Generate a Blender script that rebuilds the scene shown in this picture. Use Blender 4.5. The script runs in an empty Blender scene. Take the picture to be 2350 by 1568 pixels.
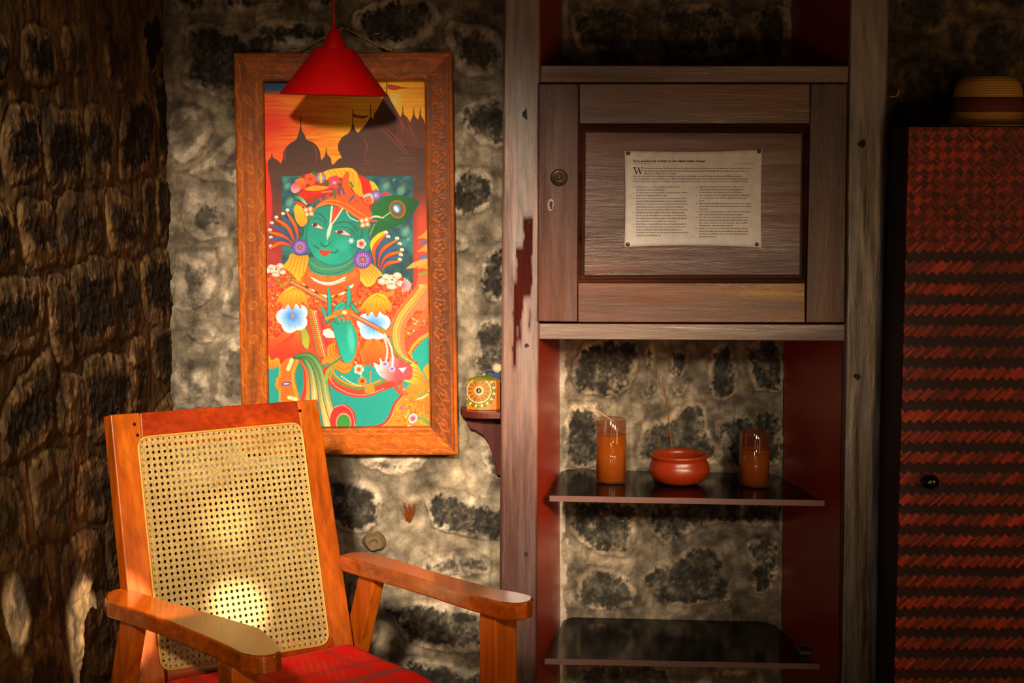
import bpy, bmesh, math, random
import numpy as np
from mathutils import Vector, Matrix

# ------------------------------------------------------------------ camera, world, lights, exposure
SC = bpy.context.scene
F, CX, CY, HZ = 4100.0, 1175.0, 784.0, 290.0        # focal length in pixels, image centre, eye level
EYE = 1.42
TH = math.atan((CY - HZ) / F)
cam_d = bpy.data.cameras.new('camera')
cam = bpy.data.objects.new('camera', cam_d)
SC.collection.objects.link(cam)
cam_d.sensor_width = 36
cam_d.lens = F / 2350 * 36
cam_d.clip_start = .05
cam.location = (0, 0, EYE)
cam.rotation_euler = (math.pi / 2 - TH, 0, 0)
SC.camera = cam

SC.view_settings.view_transform = 'Standard'
SC.view_settings.look = 'None'
SC.view_settings.gamma = 1
SC.view_settings.use_curve_mapping = False
SC.view_settings.exposure = 0.0

world = bpy.data.worlds.new('world')
SC.world = world
world.use_nodes = True
world.node_tree.nodes['Background'].inputs[0].default_value = (1.0, .60, .30, 1)
world.node_tree.nodes['Background'].inputs[1].default_value = .009


def aim(o, to):
    o.rotation_euler = (Vector(to) - o.location).to_track_quat('-Z', 'Y').to_euler()


def spot(name, loc, to, power, angle, blend, size, col):
    l = bpy.data.lights.new(name, 'SPOT')
    l.energy, l.spot_size, l.spot_blend, l.shadow_soft_size, l.color = power, math.radians(angle), blend, size, col
    o = bpy.data.objects.new(name, l)
    SC.collection.objects.link(o)
    o.location = loc
    aim(o, to)
    return o


def area(name, loc, to, power, sx, sy, col, spread=180):
    l = bpy.data.lights.new(name, 'AREA')
    l.shape = 'RECTANGLE'
    l.energy, l.size, l.size_y, l.color = power, sx, sy, col
    l.spread = math.radians(spread)
    o = bpy.data.objects.new(name, l)
    SC.collection.objects.link(o)
    o.location = loc
    aim(o, to)
    return o


# daylight through the high opening behind the viewer, the open doorway, stray patches of sun; plus added fill and glint lamps
spot('window_beam', (-.4, -.9, 2.5), (-.34, 3.88, .77), 1880, 18.8, 1.0, .13, (1.0, .84, .62))
spot('niche_fill', (1.1, -.9, 2.2), (.20, 3.95, .74), 560, 15, 1.0, .13, (1.0, .86, .66))  # fill spot added to brighten the niche stone and lower door
area('doorway_light', (.14, -1.3, 1.35), (.1, 3.8, 1.25), 2.2, .36, 1.2, (1.0, .80, .60))
area('far_window', (1.84, -1.3, 1.17), (.8, 3.8, 1.3), 2.0, .30, 1.1, (1.0, .82, .60))
area('glint_strip', (-.12, -1.25, .22), (.2, 3.8, .8), 8, .09, .44, (1.0, .90, .78))  # strip lamp added to draw bright streaks on the candle glasses
area('warm_glow_fill', (1.12, -1.2, .52), (.45, 3.8, 1.0), 14, .30, .14, (1.0, .50, .12))  # orange lamp added for the warm glow low on the door
area('right_fill', (2.0, 1.9, .9), (.05, 3.9, .9), 5, .5, .9, (1.0, .62, .30))  # warm fill added on the right to lift the cupboard's left side board
spot('left_panel_fill', (1.6, 1.2, 1.5), (.05, 4.0, .70), 420, 15, 1.0, .1, (1.0, .70, .42))  # extra spot added and aimed at the niche's left red board
spot('sun_patch_upper', (.1, -.6, 2.6), (-.518, 3.204, .700), 800, 1.7, 1.0, .02, (1.0, .88, .60))
spot('sun_patch_lower', (.1, -.6, 2.6), (-.497, 3.17, .548), 3600, 1.6, .8, .02, (1.0, .95, .88))
spot('sun_patch_wall', (1.0, 1.4, 2.2), (-.745, 3.06, .52), 1300, 3.9, .3, .01, (1.0, .86, .70))
spot('sun_patch_wall_front', (1.0, 1.4, 2.2), (-.745, 2.63, .69), 800, 2.2, .4, .01, (1.0, .86, .70))


# ------------------------------------------------------------------ picture coordinates on real planes
def ray(px, py):
    c, s = math.cos(TH), math.sin(TH)
    u = -(py - CY) / F
    return Vector(((px - CX) / F, c + u * s, -s + u * c))


ORG = Vector((0, 0, EYE))


def UY(px, py, Y):
    r = ray(px, py)
    return ORG + r * (Y / r.y)


def UXp(px, py, X):
    r = ray(px, py)
    return ORG + r * (X / r.x)


def UZ(px, py, Z):
    r = ray(px, py)
    return ORG + r * ((Z - EYE) / r.z)


def UPL(px, py, p, n):
    r = ray(px, py)
    return ORG + r * ((Vector(p) - ORG).dot(n) / r.dot(n))


def to_px(X, Y, Z):
    c, s = math.cos(TH), math.sin(TH)
    Z = Z - EYE
    d = Y * c - Z * s
    return CX + F * X / d, CY - F * (Y * s + Z * c) / d


# ------------------------------------------------------------------ object helpers
def tag(o, label=None, cat=None, group=None, kind=None):
    if label:
        o['label'] = label
    if cat:
        o['category'] = cat
    if group:
        o['group'] = group
    if kind:
        o['kind'] = kind
    return o


def thing(name, loc, label, cat, group=None):
    o = bpy.data.objects.new(name, None)
    o.empty_display_size = .05
    SC.collection.objects.link(o)
    o.location = loc
    return tag(o, label, cat, group)


def absloc(o):
    v = Vector((0, 0, 0))
    while o is not None:
        v = v + Vector(o.location)
        o = o.parent
    return v


def link_mesh(name, me, mat, parent=None, origin=None, smooth=False):
    """mesh vertices are given in world space; they are moved to the object's own origin"""
    o = bpy.data.objects.new(name, me)
    SC.collection.objects.link(o)
    base = absloc(parent) if parent else Vector((0, 0, 0))
    org = Vector(origin) if origin is not None else (base if parent else Vector((0, 0, 0)))
    me.transform(Matrix.Translation(-org))
    if parent:
        o.parent = parent
    o.location = org - base
    if mat:
        me.materials.append(mat)
    if smooth:
        me.polygons.foreach_set('use_smooth', [True] * len(me.polygons))
    return o


def from_bm(name, bm, mat, parent=None, origin=None, smooth=False, bevel=0, seg=2):
    bmesh.ops.recalc_face_normals(bm, faces=bm.faces)
    me = bpy.data.meshes.new(name)
    bm.to_mesh(me)
    bm.free()
    o = link_mesh(name, me, mat, parent, origin, smooth)
    if bevel:
        m = o.modifiers.new('bevel', 'BEVEL')
        m.width, m.segments, m.limit_method, m.angle_limit = bevel, seg, 'ANGLE', math.radians(35)
        m.harden_normals = False
    return o


def prism(bm, front, offset):
    """closed solid from an outline (world points) and the same outline moved by offset"""
    off = offset if isinstance(offset, (list, tuple)) and len(offset) == len(front) and len(front) > 3 else [Vector(offset)] * len(front)
    a = [bm.verts.new(p) for p in front]
    b = [bm.verts.new(Vector(p) + Vector(o)) for p, o in zip(front, off)]
    n = len(a)
    bm.faces.new(a)
    bm.faces.new(b[::-1])
    for i in range(n):
        bm.faces.new((a[i], b[i], b[(i + 1) % n], a[(i + 1) % n]))


def slab(name, pts, offset, mat, parent=None, bevel=.002, **k):
    bm = bmesh.new()
    prism(bm, pts, offset)
    return from_bm(name, bm, mat, parent, bevel=bevel, **k)


def boxb(bm, lo, hi):
    x0, y0, z0 = lo
    x1, y1, z1 = hi
    prism(bm, [(x0, y0, z0), (x1, y0, z0), (x1, y0, z1), (x0, y0, z1)], (0, y1 - y0, 0))


def tubeb(bm, pts, r, n=8, r2=None):
    pts = [Vector(p) for p in pts]
    rings = []
    N = len(pts)
    up = None
    for i, p in enumerate(pts):
        t = (pts[min(i + 1, N - 1)] - pts[max(i - 1, 0)]).normalized()
        if up is None:
            up = t.orthogonal().normalized()
        up = (up - t * up.dot(t)).normalized()
        v = t.cross(up)
        rr = r if r2 is None else r + (r2 - r) * i / (N - 1)
        rings.append([bm.verts.new(p + (up * math.cos(a) + v * math.sin(a)) * rr) for a in [k * math.tau / n for k in range(n)]])
    for a, b in zip(rings, rings[1:]):
        for k in range(n):
            bm.faces.new((a[k], a[(k + 1) % n], b[(k + 1) % n], b[k]))
    bm.faces.new(rings[0][::-1])
    bm.faces.new(rings[-1])


def latheb(bm, prof, c, n=48, close=True, axis='Z', sx=1, sy=1):
    """profile of (radius, height) round a centre"""
    c = Vector(c)
    rings = []
    for r, h in prof:
        ring = []
        for k in range(n):
            a = k * math.tau / n
            x, y = r * math.cos(a) * sx, r * math.sin(a) * sy
            ring.append(bm.verts.new(c + (Vector((x, y, h)) if axis == 'Z' else Vector((x, -h, y)))))
        rings.append(ring)
    for a, b in zip(rings, rings[1:]):
        for k in range(n):
            bm.faces.new((a[k], a[(k + 1) % n], b[(k + 1) % n], b[k]))
    if close:
        if prof[0][0] > 1e-6:
            bm.faces.new(rings[0][::-1])
        if prof[-1][0] > 1e-6:
            bm.faces.new(rings[-1])
    bmesh.ops.remove_doubles(bm, verts=bm.verts, dist=1e-6)


def lathe(name, prof, c, mat, parent=None, n=48, **k):
    bm = bmesh.new()
    latheb(bm, prof, c, n)
    return from_bm(name, bm, mat, parent, smooth=True, **k)


def grid_mesh(name, P, col=None, flip=False):
    """P: (h, w, 3) world points -> mesh, with an optional 'paint' colour attribute (sRGB 0-255)"""
    h, w = P.shape[:2]
    idx = np.arange(h * w).reshape(h, w)
    q = np.stack([idx[:-1, :-1], idx[1:, :-1], idx[1:, 1:], idx[:-1, 1:]], -1).reshape(-1, 4)
    if flip:
        q = q[:, ::-1]
    me = bpy.data.meshes.new(name)
    me.vertices.add(h * w)
    me.vertices.foreach_set('co', P.reshape(-1).astype(np.float32))
    me.loops.add(q.size)
    me.loops.foreach_set('vertex_index', q.reshape(-1).astype(np.int32))
    me.polygons.add(len(q))
    me.polygons.foreach_set('loop_start', np.arange(0, q.size, 4, dtype=np.int32))
    me.update(calc_edges=True)
    me.validate()
    if col is not None:
        paint_attr(me, col.reshape(-1, 3))
    return me


def paint_attr(me, col):
    c = np.clip(col / 255.0, 0, 1)
    lin = np.where(c <= .04045, c / 12.92, ((c + .055) / 1.055) ** 2.4)
    a = me.color_attributes.new('paint', 'FLOAT_COLOR', 'POINT')
    a.data.foreach_set('color', np.c_[lin, np.ones(len(lin))].reshape(-1).astype(np.float32))


# ------------------------------------------------------------------ materials
def lin(c):
    return tuple(((v / 255) / 12.92 if v / 255 <= .04045 else ((v / 255 + .055) / 1.055) ** 2.4) for v in c) + (1,)


class Mat:
    def __init__(s, name, rough=.6, spec=.5):
        s.m = bpy.data.materials.new(name)
        s.m.use_nodes = True
        s.nt = s.m.node_tree
        s.b = s.nt.nodes['Principled BSDF']
        s.b.inputs['Roughness'].default_value = rough
        s.b.inputs['Specular IOR Level'].default_value = spec
        s._c = None

    def n(s, t, **kw):
        nd = s.nt.nodes.new(t)
        for k, v in kw.items():
            setattr(nd, k, v)
        return nd

    def L(s, a, b):
        s.nt.links.new(a, b)

    def coords(s, scale=(1, 1, 1), rot=(0, 0, 0)):
        if s._c is None:
            s._c = s.n('ShaderNodeTexCoord')
        mp = s.n('ShaderNodeMapping')
        mp.inputs['Scale'].default_value = scale
        mp.inputs['Rotation'].default_value = rot
        s.L(s._c.outputs['Object'], mp.inputs[0])
        return mp.outputs[0]

    def noise(s, scale, detail=5, rough=.6, vec=(1, 1, 1), dist=0, rot=(0, 0, 0)):
        t = s.n('ShaderNodeTexNoise')
        t.inputs['Scale'].default_value = scale
        t.inputs['Detail'].default_value = detail
        t.inputs['Roughness'].default_value = rough
        t.inputs['Distortion'].default_value = dist
        s.L(s.coords(vec, rot), t.inputs['Vector'])
        return t.outputs['Fac']

    def ramp(s, fac, stops):
        r = s.n('ShaderNodeValToRGB')
        e = r.color_ramp.elements
        while len(e) < len(stops):
            e.new(.5)
        for el, (p, c) in zip(e, stops):
            el.position = p
            el.color = lin(c) if len(c) == 3 else c
        s.L(fac, r.inputs[0])
        return r.outputs[0]

    def mix(s, a, b, fac, mode='MIX'):
        m = s.n('ShaderNodeMix', data_type='RGBA', blend_type=mode)
        for v, i in ((fac, 0), (a, 6), (b, 7)):
            if hasattr(v, 'links'):
                s.L(v, m.inputs[i])
            elif i == 0:
                m.inputs[0].default_value = v
            else:
                m.inputs[i].default_value = v if len(v) == 4 else lin(v)
        return m.outputs[2]

    def remap(s, fac, a, b, c, d):
        r = s.n('ShaderNodeMapRange')
        for i, v in enumerate((a, b, c, d)):
            r.inputs[i + 1].default_value = v
        s.L(fac, r.inputs[0])
        return r.outputs[0]

    def color(s, v):
        if hasattr(v, 'links'):
            s.L(v, s.b.inputs['Base Color'])
        else:
            s.b.inputs['Base Color'].default_value = lin(v)

    def attr(s):
        a = s.n('ShaderNodeAttribute')
        a.attribute_name = 'paint'
        return a.outputs['Color']

    def bump(s, fac, strength=.3, dist=.002):
        b = s.n('ShaderNodeBump')
        b.inputs['Strength'].default_value = strength
        b.inputs['Distance'].default_value = dist
        s.L(fac, b.inputs['Height'])
        if s.b.inputs['Normal'].links:
            s.L(s.b.inputs['Normal'].links[0].from_socket, b.inputs['Normal'])
        s.L(b.outputs[0], s.b.inputs['Normal'])

    def rough(s, v):
        s.L(v, s.b.inputs['Roughness'])


def plain(name, col, rough=.5, spec=.5, metal=0, bump=0, bscale=200):
    m = Mat(name, rough, spec)
    nz = m.noise(60, 4)
    m.color(m.mix([v * .86 for v in col], [min(255, v * 1.08) for v in col], nz))
    m.b.inputs['Metallic'].default_value = metal
    if bump:
        m.bump(m.noise(bscale, 3), bump, .001)
    return m.m


def wood(name, dark, mid, light, axis='Z', rough=.32, scale=14, coat=.3, bump=.15, spec=.5):
    m = Mat(name, rough, spec)
    st = {'X': (.06, 1, 1), 'Y': (1, .06, 1), 'Z': (1, 1, .06)}[axis]
    a = m.noise(scale * 1.6, 6, .6, st, .3)
    b = m.noise(scale * 7, 4, .6, st)
    c = m.noise(3, 3, .5)
    f = m.mix((255,) * 3, (0, 0, 0), 1)
    base = m.ramp(a, [(.3, dark), (.52, mid), (.72, light)])
    fine = m.ramp(b, [(.35, (150, 150, 150)), (.6, (255, 255, 255))])
    base = m.mix(base, fine, .45, 'MULTIPLY')
    m.color(m.mix(base, m.ramp(c, [(.35, (215, 215, 215)), (.65, (255, 255, 255))]), .5, 'MULTIPLY'))
    m.bump(b, bump, .0015)
    m.rough(m.remap(m.noise(9, 4), .3, .7, rough * .75, rough * 1.35))
    m.b.inputs['Coat Weight'].default_value = coat
    m.b.inputs['Coat Roughness'].default_value = .12
    return m.m


def stone_mat():
    m = Mat('stone_and_mortar', .93, .15)
    a = m.attr()
    g = m.ramp(m.noise(160, 6, .75), [(.3, (120, 120, 120)), (.55, (236, 236, 236)), (.75, (255, 255, 255))])
    c = m.mix(a, g, .4, 'MULTIPLY')
    w = m.ramp(m.noise(28, 5, .7), [(.3, (150, 146, 140)), (.7, (255, 255, 255))])
    m.color(m.mix(c, w, .6, 'MULTIPLY'))
    m.bump(m.noise(90, 7, .75), .6, .006)
    m.bump(m.noise(420, 4, .7), .35, .0015)
    return m.m


def dark_wood(name, base, dark, rough, strength, axis='Z', dist=.004, spec=.5, use_attr=False):
    """old brown gloss paint over rough boards"""
    m = Mat(name, rough, spec)
    st = {'X': (.07, 1, 1), 'Z': (1, 1, .07)}[axis]
    a = m.noise(10, 6, .65, st, .5)
    b = m.noise(120, 5, .7, st)
    b2 = m.noise(45, 5, .7, st, .8)
    if use_attr:
        # the red drips are matt, the brown coat is glossy
        sp = m.n('ShaderNodeSeparateColor')
        m.L(m.attr(), sp.inputs[0])
        dv = m.n('ShaderNodeMath', operation='DIVIDE')
        m.L(sp.outputs[1], dv.inputs[0])
        m.L(sp.outputs[0], dv.inputs[1])
        m.L(m.remap(dv.outputs[0], .12, .3, .03, spec), m.b.inputs['Specular IOR Level'])
    c = m.attr() if use_attr else m.ramp(a, [(.3, dark), (.6, base)])
    m.color(m.mix(c, m.ramp(b, [(.3, (140, 140, 140)), (.6, (255, 255, 255))]), .6, 'MULTIPLY'))
    m.bump(b2, strength, dist)
    m.bump(b, strength * .8, dist * .4)
    m.bump(m.noise(260, 3, .6), strength * .5, .001)
    m.rough(m.remap(m.noise(26, 6, .7, st), .35, .65, rough * .7, rough * 1.5))
    return m.m


M = {}
M['stone'] = stone_mat()
M['chair'] = wood('orange_varnished_wood', (156, 66, 6), (196, 90, 10), (214, 110, 20), 'Z', .34, coat=.12, spec=.35)
M['chair_x'] = wood('red_brown_varnished_wood', (140, 38, 5), (170, 54, 8), (192, 72, 12), 'X', .34, coat=.12, spec=.35)
M['arm'] = wood('varnished_arm_wood', (132, 54, 6), (178, 78, 10), (204, 104, 20), 'Y', .18, coat=.6, spec=.4)
M['frame'] = None
M['post'] = dark_wood('brown_gloss_post', (118, 84, 74), (84, 54, 46), .30, .3, 'Z', use_attr=True, spec=.9)
M['rail'] = dark_wood('brown_gloss_rail', (116, 84, 64), (84, 56, 42), .4, .3, 'X', spec=.7)
M['door'] = dark_wood('dark_brown_door_stile', (96, 50, 34), (52, 26, 18), .27, .4, 'Z', .003, spec=.4)
M['door_x'] = dark_wood('dark_brown_door_rail', (112, 58, 34), (64, 31, 18), .25, .2, 'X', .003, spec=.5)
M['panel'] = dark_wood('dark_brown_door_panel', (112, 62, 36), (66, 35, 20), .29, .45, 'X', .004, spec=.4)
M['red'] = plain('dark_red_paint', (150, 34, 8), .34, .6, bump=.2, bscale=60)
M['shelf'] = plain('black_shelf_laminate', (8, 5, 4), .14, .14)
M['shelf_edge'] = plain('brown_shelf_edge', (96, 60, 52), .4, .5)
M['dark'] = plain('dark_knot', (22, 14, 12), .6, .3)
M['lamp'] = plain('red_lamp_enamel', (188, 1, 3), .45, .35)
M['lamp_in'] = plain('dark_red_lamp_inside', (150, 10, 8), .6, .3)
M['cord_red'] = plain('red_cord', (176, 10, 10), .5, .4)
M['string'] = plain('straw_string', (170, 132, 78), .8, .2)
M['brass'] = plain('dull_brass', (170, 130, 80), .35, .5, .8)
M['black'] = plain('black_knob', (10, 7, 7), .18, .6)
# ---------- painted canvas: shapes brushed into an array that becomes the canvas mesh's colour attribute
PX0, PY0, PW, PH = 600, 178, 392, 812
TILE = {'A': (520, 0, 2.8), 'B': (520, 500, 2.8), 'C': (600, 380, 4.9), 'D': (790, 380, 4.9),
        'E': (600, 680, 4.9), 'F': (790, 680, 4.9), 'L': (600, 30, 4.02), 'P': (0, 0, 1.0)}


def smooth_pts(p, closed, n=5):
    p = np.asarray(p, float)
    N = len(p)
    if N < 3:
        return p
    out = []
    rng = range(N) if closed else range(N - 1)
    t = np.linspace(0, 1, n, endpoint=False)[:, None]
    for i in rng:
        if closed:
            a, b, c, d = p[i - 1], p[i], p[(i + 1) % N], p[(i + 2) % N]
        else:
            a, b, c, d = p[max(i - 1, 0)], p[i], p[i + 1], p[min(i + 2, N - 1)]
        out.append(.5 * (2 * b + (c - a) * t + (2 * a - 5 * b + 4 * c - d) * t ** 2 + (-a + 3 * b - 3 * c + d) * t ** 3))
    if not closed:
        out.append(p[-1:])
    return np.concatenate(out)


def seg_dist(X, Y, p, q):
    dx, dy = q[0] - p[0], q[1] - p[1]
    L = dx * dx + dy * dy + 1e-9
    t = np.clip(((X - p[0]) * dx + (Y - p[1]) * dy) / L, 0, 1)
    return np.hypot(X - p[0] - t * dx, Y - p[1] - t * dy), t


def poly_sdf(X, Y, pts):
    """signed distance, positive inside"""
    d = np.full(X.shape, 1e9)
    ins = np.zeros(X.shape, bool)
    n = len(pts)
    for i in range(n):
        p, q = pts[i], pts[(i + 1) % n]
        dd, _ = seg_dist(X, Y, p, q)
        d = np.minimum(d, dd)
        if p[1] != q[1]:
            c = ((p[1] > Y) != (q[1] > Y)) & (X < (q[0] - p[0]) * (Y - p[1]) / (q[1] - p[1]) + p[0])
            ins ^= c
    return np.where(ins, d, -d)


class Canvas:
    def __init__(s):
        s.img = np.zeros((PH, PW, 3))
        s.Y, s.X = np.mgrid[0:PH, 0:PW].astype(float)
        s.X += PX0
        s.Y += PY0

    def pt(s, tile, pts):
        ox, oy, k = TILE[tile]
        return [(ox + x / k, oy + y / k) for x, y in pts]

    def box(s, pts, m):
        a = np.asarray(pts)
        x0, x1 = int(max(0, a[:, 0].min() - m - PX0)), int(min(PW, a[:, 0].max() + m - PX0 + 2))
        y0, y1 = int(max(0, a[:, 1].min() - m - PY0)), int(min(PH, a[:, 1].max() + m - PY0 + 2))
        return slice(y0, max(y0, y1)), slice(x0, max(x0, x1))

    def put(s, bx, m, col):
        m = m[..., None]
        s.img[bx] = s.img[bx] * (1 - m) + np.asarray(col, float) * m

    def poly(s, tile, pts, col, col2=None, grad=None, soft=.7, curve=True, edge=None, a=1.0):
        """col to col2 along the direction grad=(x0,y0,x1,y1) in tile coordinates"""
        P = s.pt(tile, pts)
        if curve:
            P = smooth_pts(P, True, 4)
        bx = s.box(P, 3)
        X, Y = s.X[bx], s.Y[bx]
        if X.size == 0:
            return
        sd = poly_sdf(X, Y, P)
        m = np.clip(sd / soft + .5, 0, 1) * a
        c = np.broadcast_to(np.asarray(col, float), X.shape + (3,))
        if col2 is not None:
            if grad is None:
                k = np.clip((Y - Y.min()) / max(1, np.ptp(Y)), 0, 1)
            else:
                (g0, g1) = s.pt(tile, [grad[:2], grad[2:]])
                v = np.subtract(g1, g0)
                k = np.clip(((X - g0[0]) * v[0] + (Y - g0[1]) * v[1]) / (v @ v), 0, 1)
            c = c * (1 - k[..., None]) + np.asarray(col2, float) * k[..., None]
        s.put(bx, m, c)
        if edge is not None:
            s.put(bx, np.clip(1.1 - np.abs(sd - .5), 0, 1) * .8, edge)

    def ell(s, tile, x, y, rx, ry, col, col2=None, rot=0, soft=.8, a=1.0):
        ox, oy, k = TILE[tile]
        x, y, rx, ry = ox + x / k, oy + y / k, rx / k, ry / k
        r = max(rx, ry)
        bx = s.box([(x - r, y - r), (x + r, y + r)], 2)
        X, Y = s.X[bx] - x, s.Y[bx] - y
        if X.size == 0:
            return
        c, sn = math.cos(rot), math.sin(rot)
        q = np.hypot((X * c + Y * sn) / rx, (-X * sn + Y * c) / ry)
        m = np.clip((1 - q) * min(rx, ry) / soft + .5, 0, 1) * a
        cc = np.asarray(col, float)
        if col2 is not None:
            kk = np.clip(q, 0, 1)[..., None] ** 1.3
            cc = cc * (1 - kk) + np.asarray(col2, float) * kk
        s.put(bx, m, cc)

    def line(s, tile, pts, w, col, col2=None, taper=(1, 1), curve=True, soft=.8, a=1.0, dots=0):
        k = TILE[tile][2]
        P = s.pt(tile, pts)
        if curve:
            P = smooth_pts(P, False, 5)
        P = np.asarray(P)
        w = w / k / 2
        bx = s.box(P, w + 2)
        X, Y = s.X[bx], s.Y[bx]
        if X.size == 0:
            return
        L = np.r_[0, np.cumsum(np.hypot(*np.diff(P, axis=0).T))]
        if dots:
            n = max(2, int(L[-1] / dots))
            for t in np.linspace(0, L[-1], n):
                s.ell('P', np.interp(t, L, P[:, 0]), np.interp(t, L, P[:, 1]), w, w, col)
            return
        best = np.full(X.shape, -1e9)
        T = np.zeros(X.shape)
        for i in range(len(P) - 1):
            d, t = seg_dist(X, Y, P[i], P[i + 1])
            u = (L[i] + t * (L[i + 1] - L[i])) / max(L[-1], 1e-6)
            ww = w * np.minimum(1, np.minimum(taper[0] + (1 - taper[0]) * u * 3, taper[1] + (1 - taper[1]) * (1 - u) * 3))
            v = ww - d
            up = v > best
            best = np.where(up, v, best)
            T = np.where(up, u, T)
        c = np.broadcast_to(np.asarray(col, float), X.shape + (3,))
        if col2 is not None:
            c = c * (1 - T[..., None]) + np.asarray(col2, float) * T[..., None]
        s.put(bx, np.clip(best / soft + .5, 0, 1) * a, c)

    def flower(s, tile, x, y, r, n, col, col2, mid, mr=.2, ph=0, lobe=.12, ry=1.0):
        ox, oy, k = TILE[tile]
        cx, cy, R = ox + x / k, oy + y / k, r / k
        bx = s.box([(cx - R, cy - R * ry), (cx + R, cy + R * ry)], 4)
        X, Y = s.X[bx] - cx, (s.Y[bx] - cy) / ry
        if X.size == 0:
            return
        q, th = np.hypot(X, Y), np.arctan2(Y, X)
        rr = R * (1 - lobe + lobe * np.abs(np.cos(n * (th + ph) / 2)) * 1.6)
        m = np.clip((rr - q) + .5, 0, 1)
        kk = np.clip(q / rr, 0, 1)[..., None] ** 1.1
        c = np.asarray(col, float) * (1 - kk) + np.asarray(col2, float) * kk
        v = np.clip(1 - np.abs(np.sin(n * (th + ph) / 2 + math.pi / 2)) * q / 1.5, 0, 1)[..., None] * .35
        s.put(bx, m, c * (1 - v))
        s.ell(tile, x, y, r * mr, r * mr, mid)


def vnoise(x, y, seed=0):
    xi, yi = np.floor(x).astype(np.int64), np.floor(y).astype(np.int64)
    xf, yf = x - xi, y - yi
    u, v = xf * xf * (3 - 2 * xf), yf * yf * (3 - 2 * yf)

    def h(a, b):
        n = (a * 374761393 + b * 668265263 + seed * 974711) & 0x7fffffff
        n = ((n ^ (n >> 13)) * 1274126177) & 0x7fffffff
        return ((n ^ (n >> 16)) & 0xffff) / 65535.0
    return (h(xi, yi) * (1 - u) + h(xi + 1, yi) * u) * (1 - v) + (h(xi, yi + 1) * (1 - u) + h(xi + 1, yi + 1) * u) * v


def fbm(x, y, seed=0, o=4):
    r, a, t = 0, 1, 0
    for i in range(o):
        r = r + a * vnoise(x * 2 ** i, y * 2 ** i, seed + i)
        t += a
        a *= .5
    return r / t * 2 - 1


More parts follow.
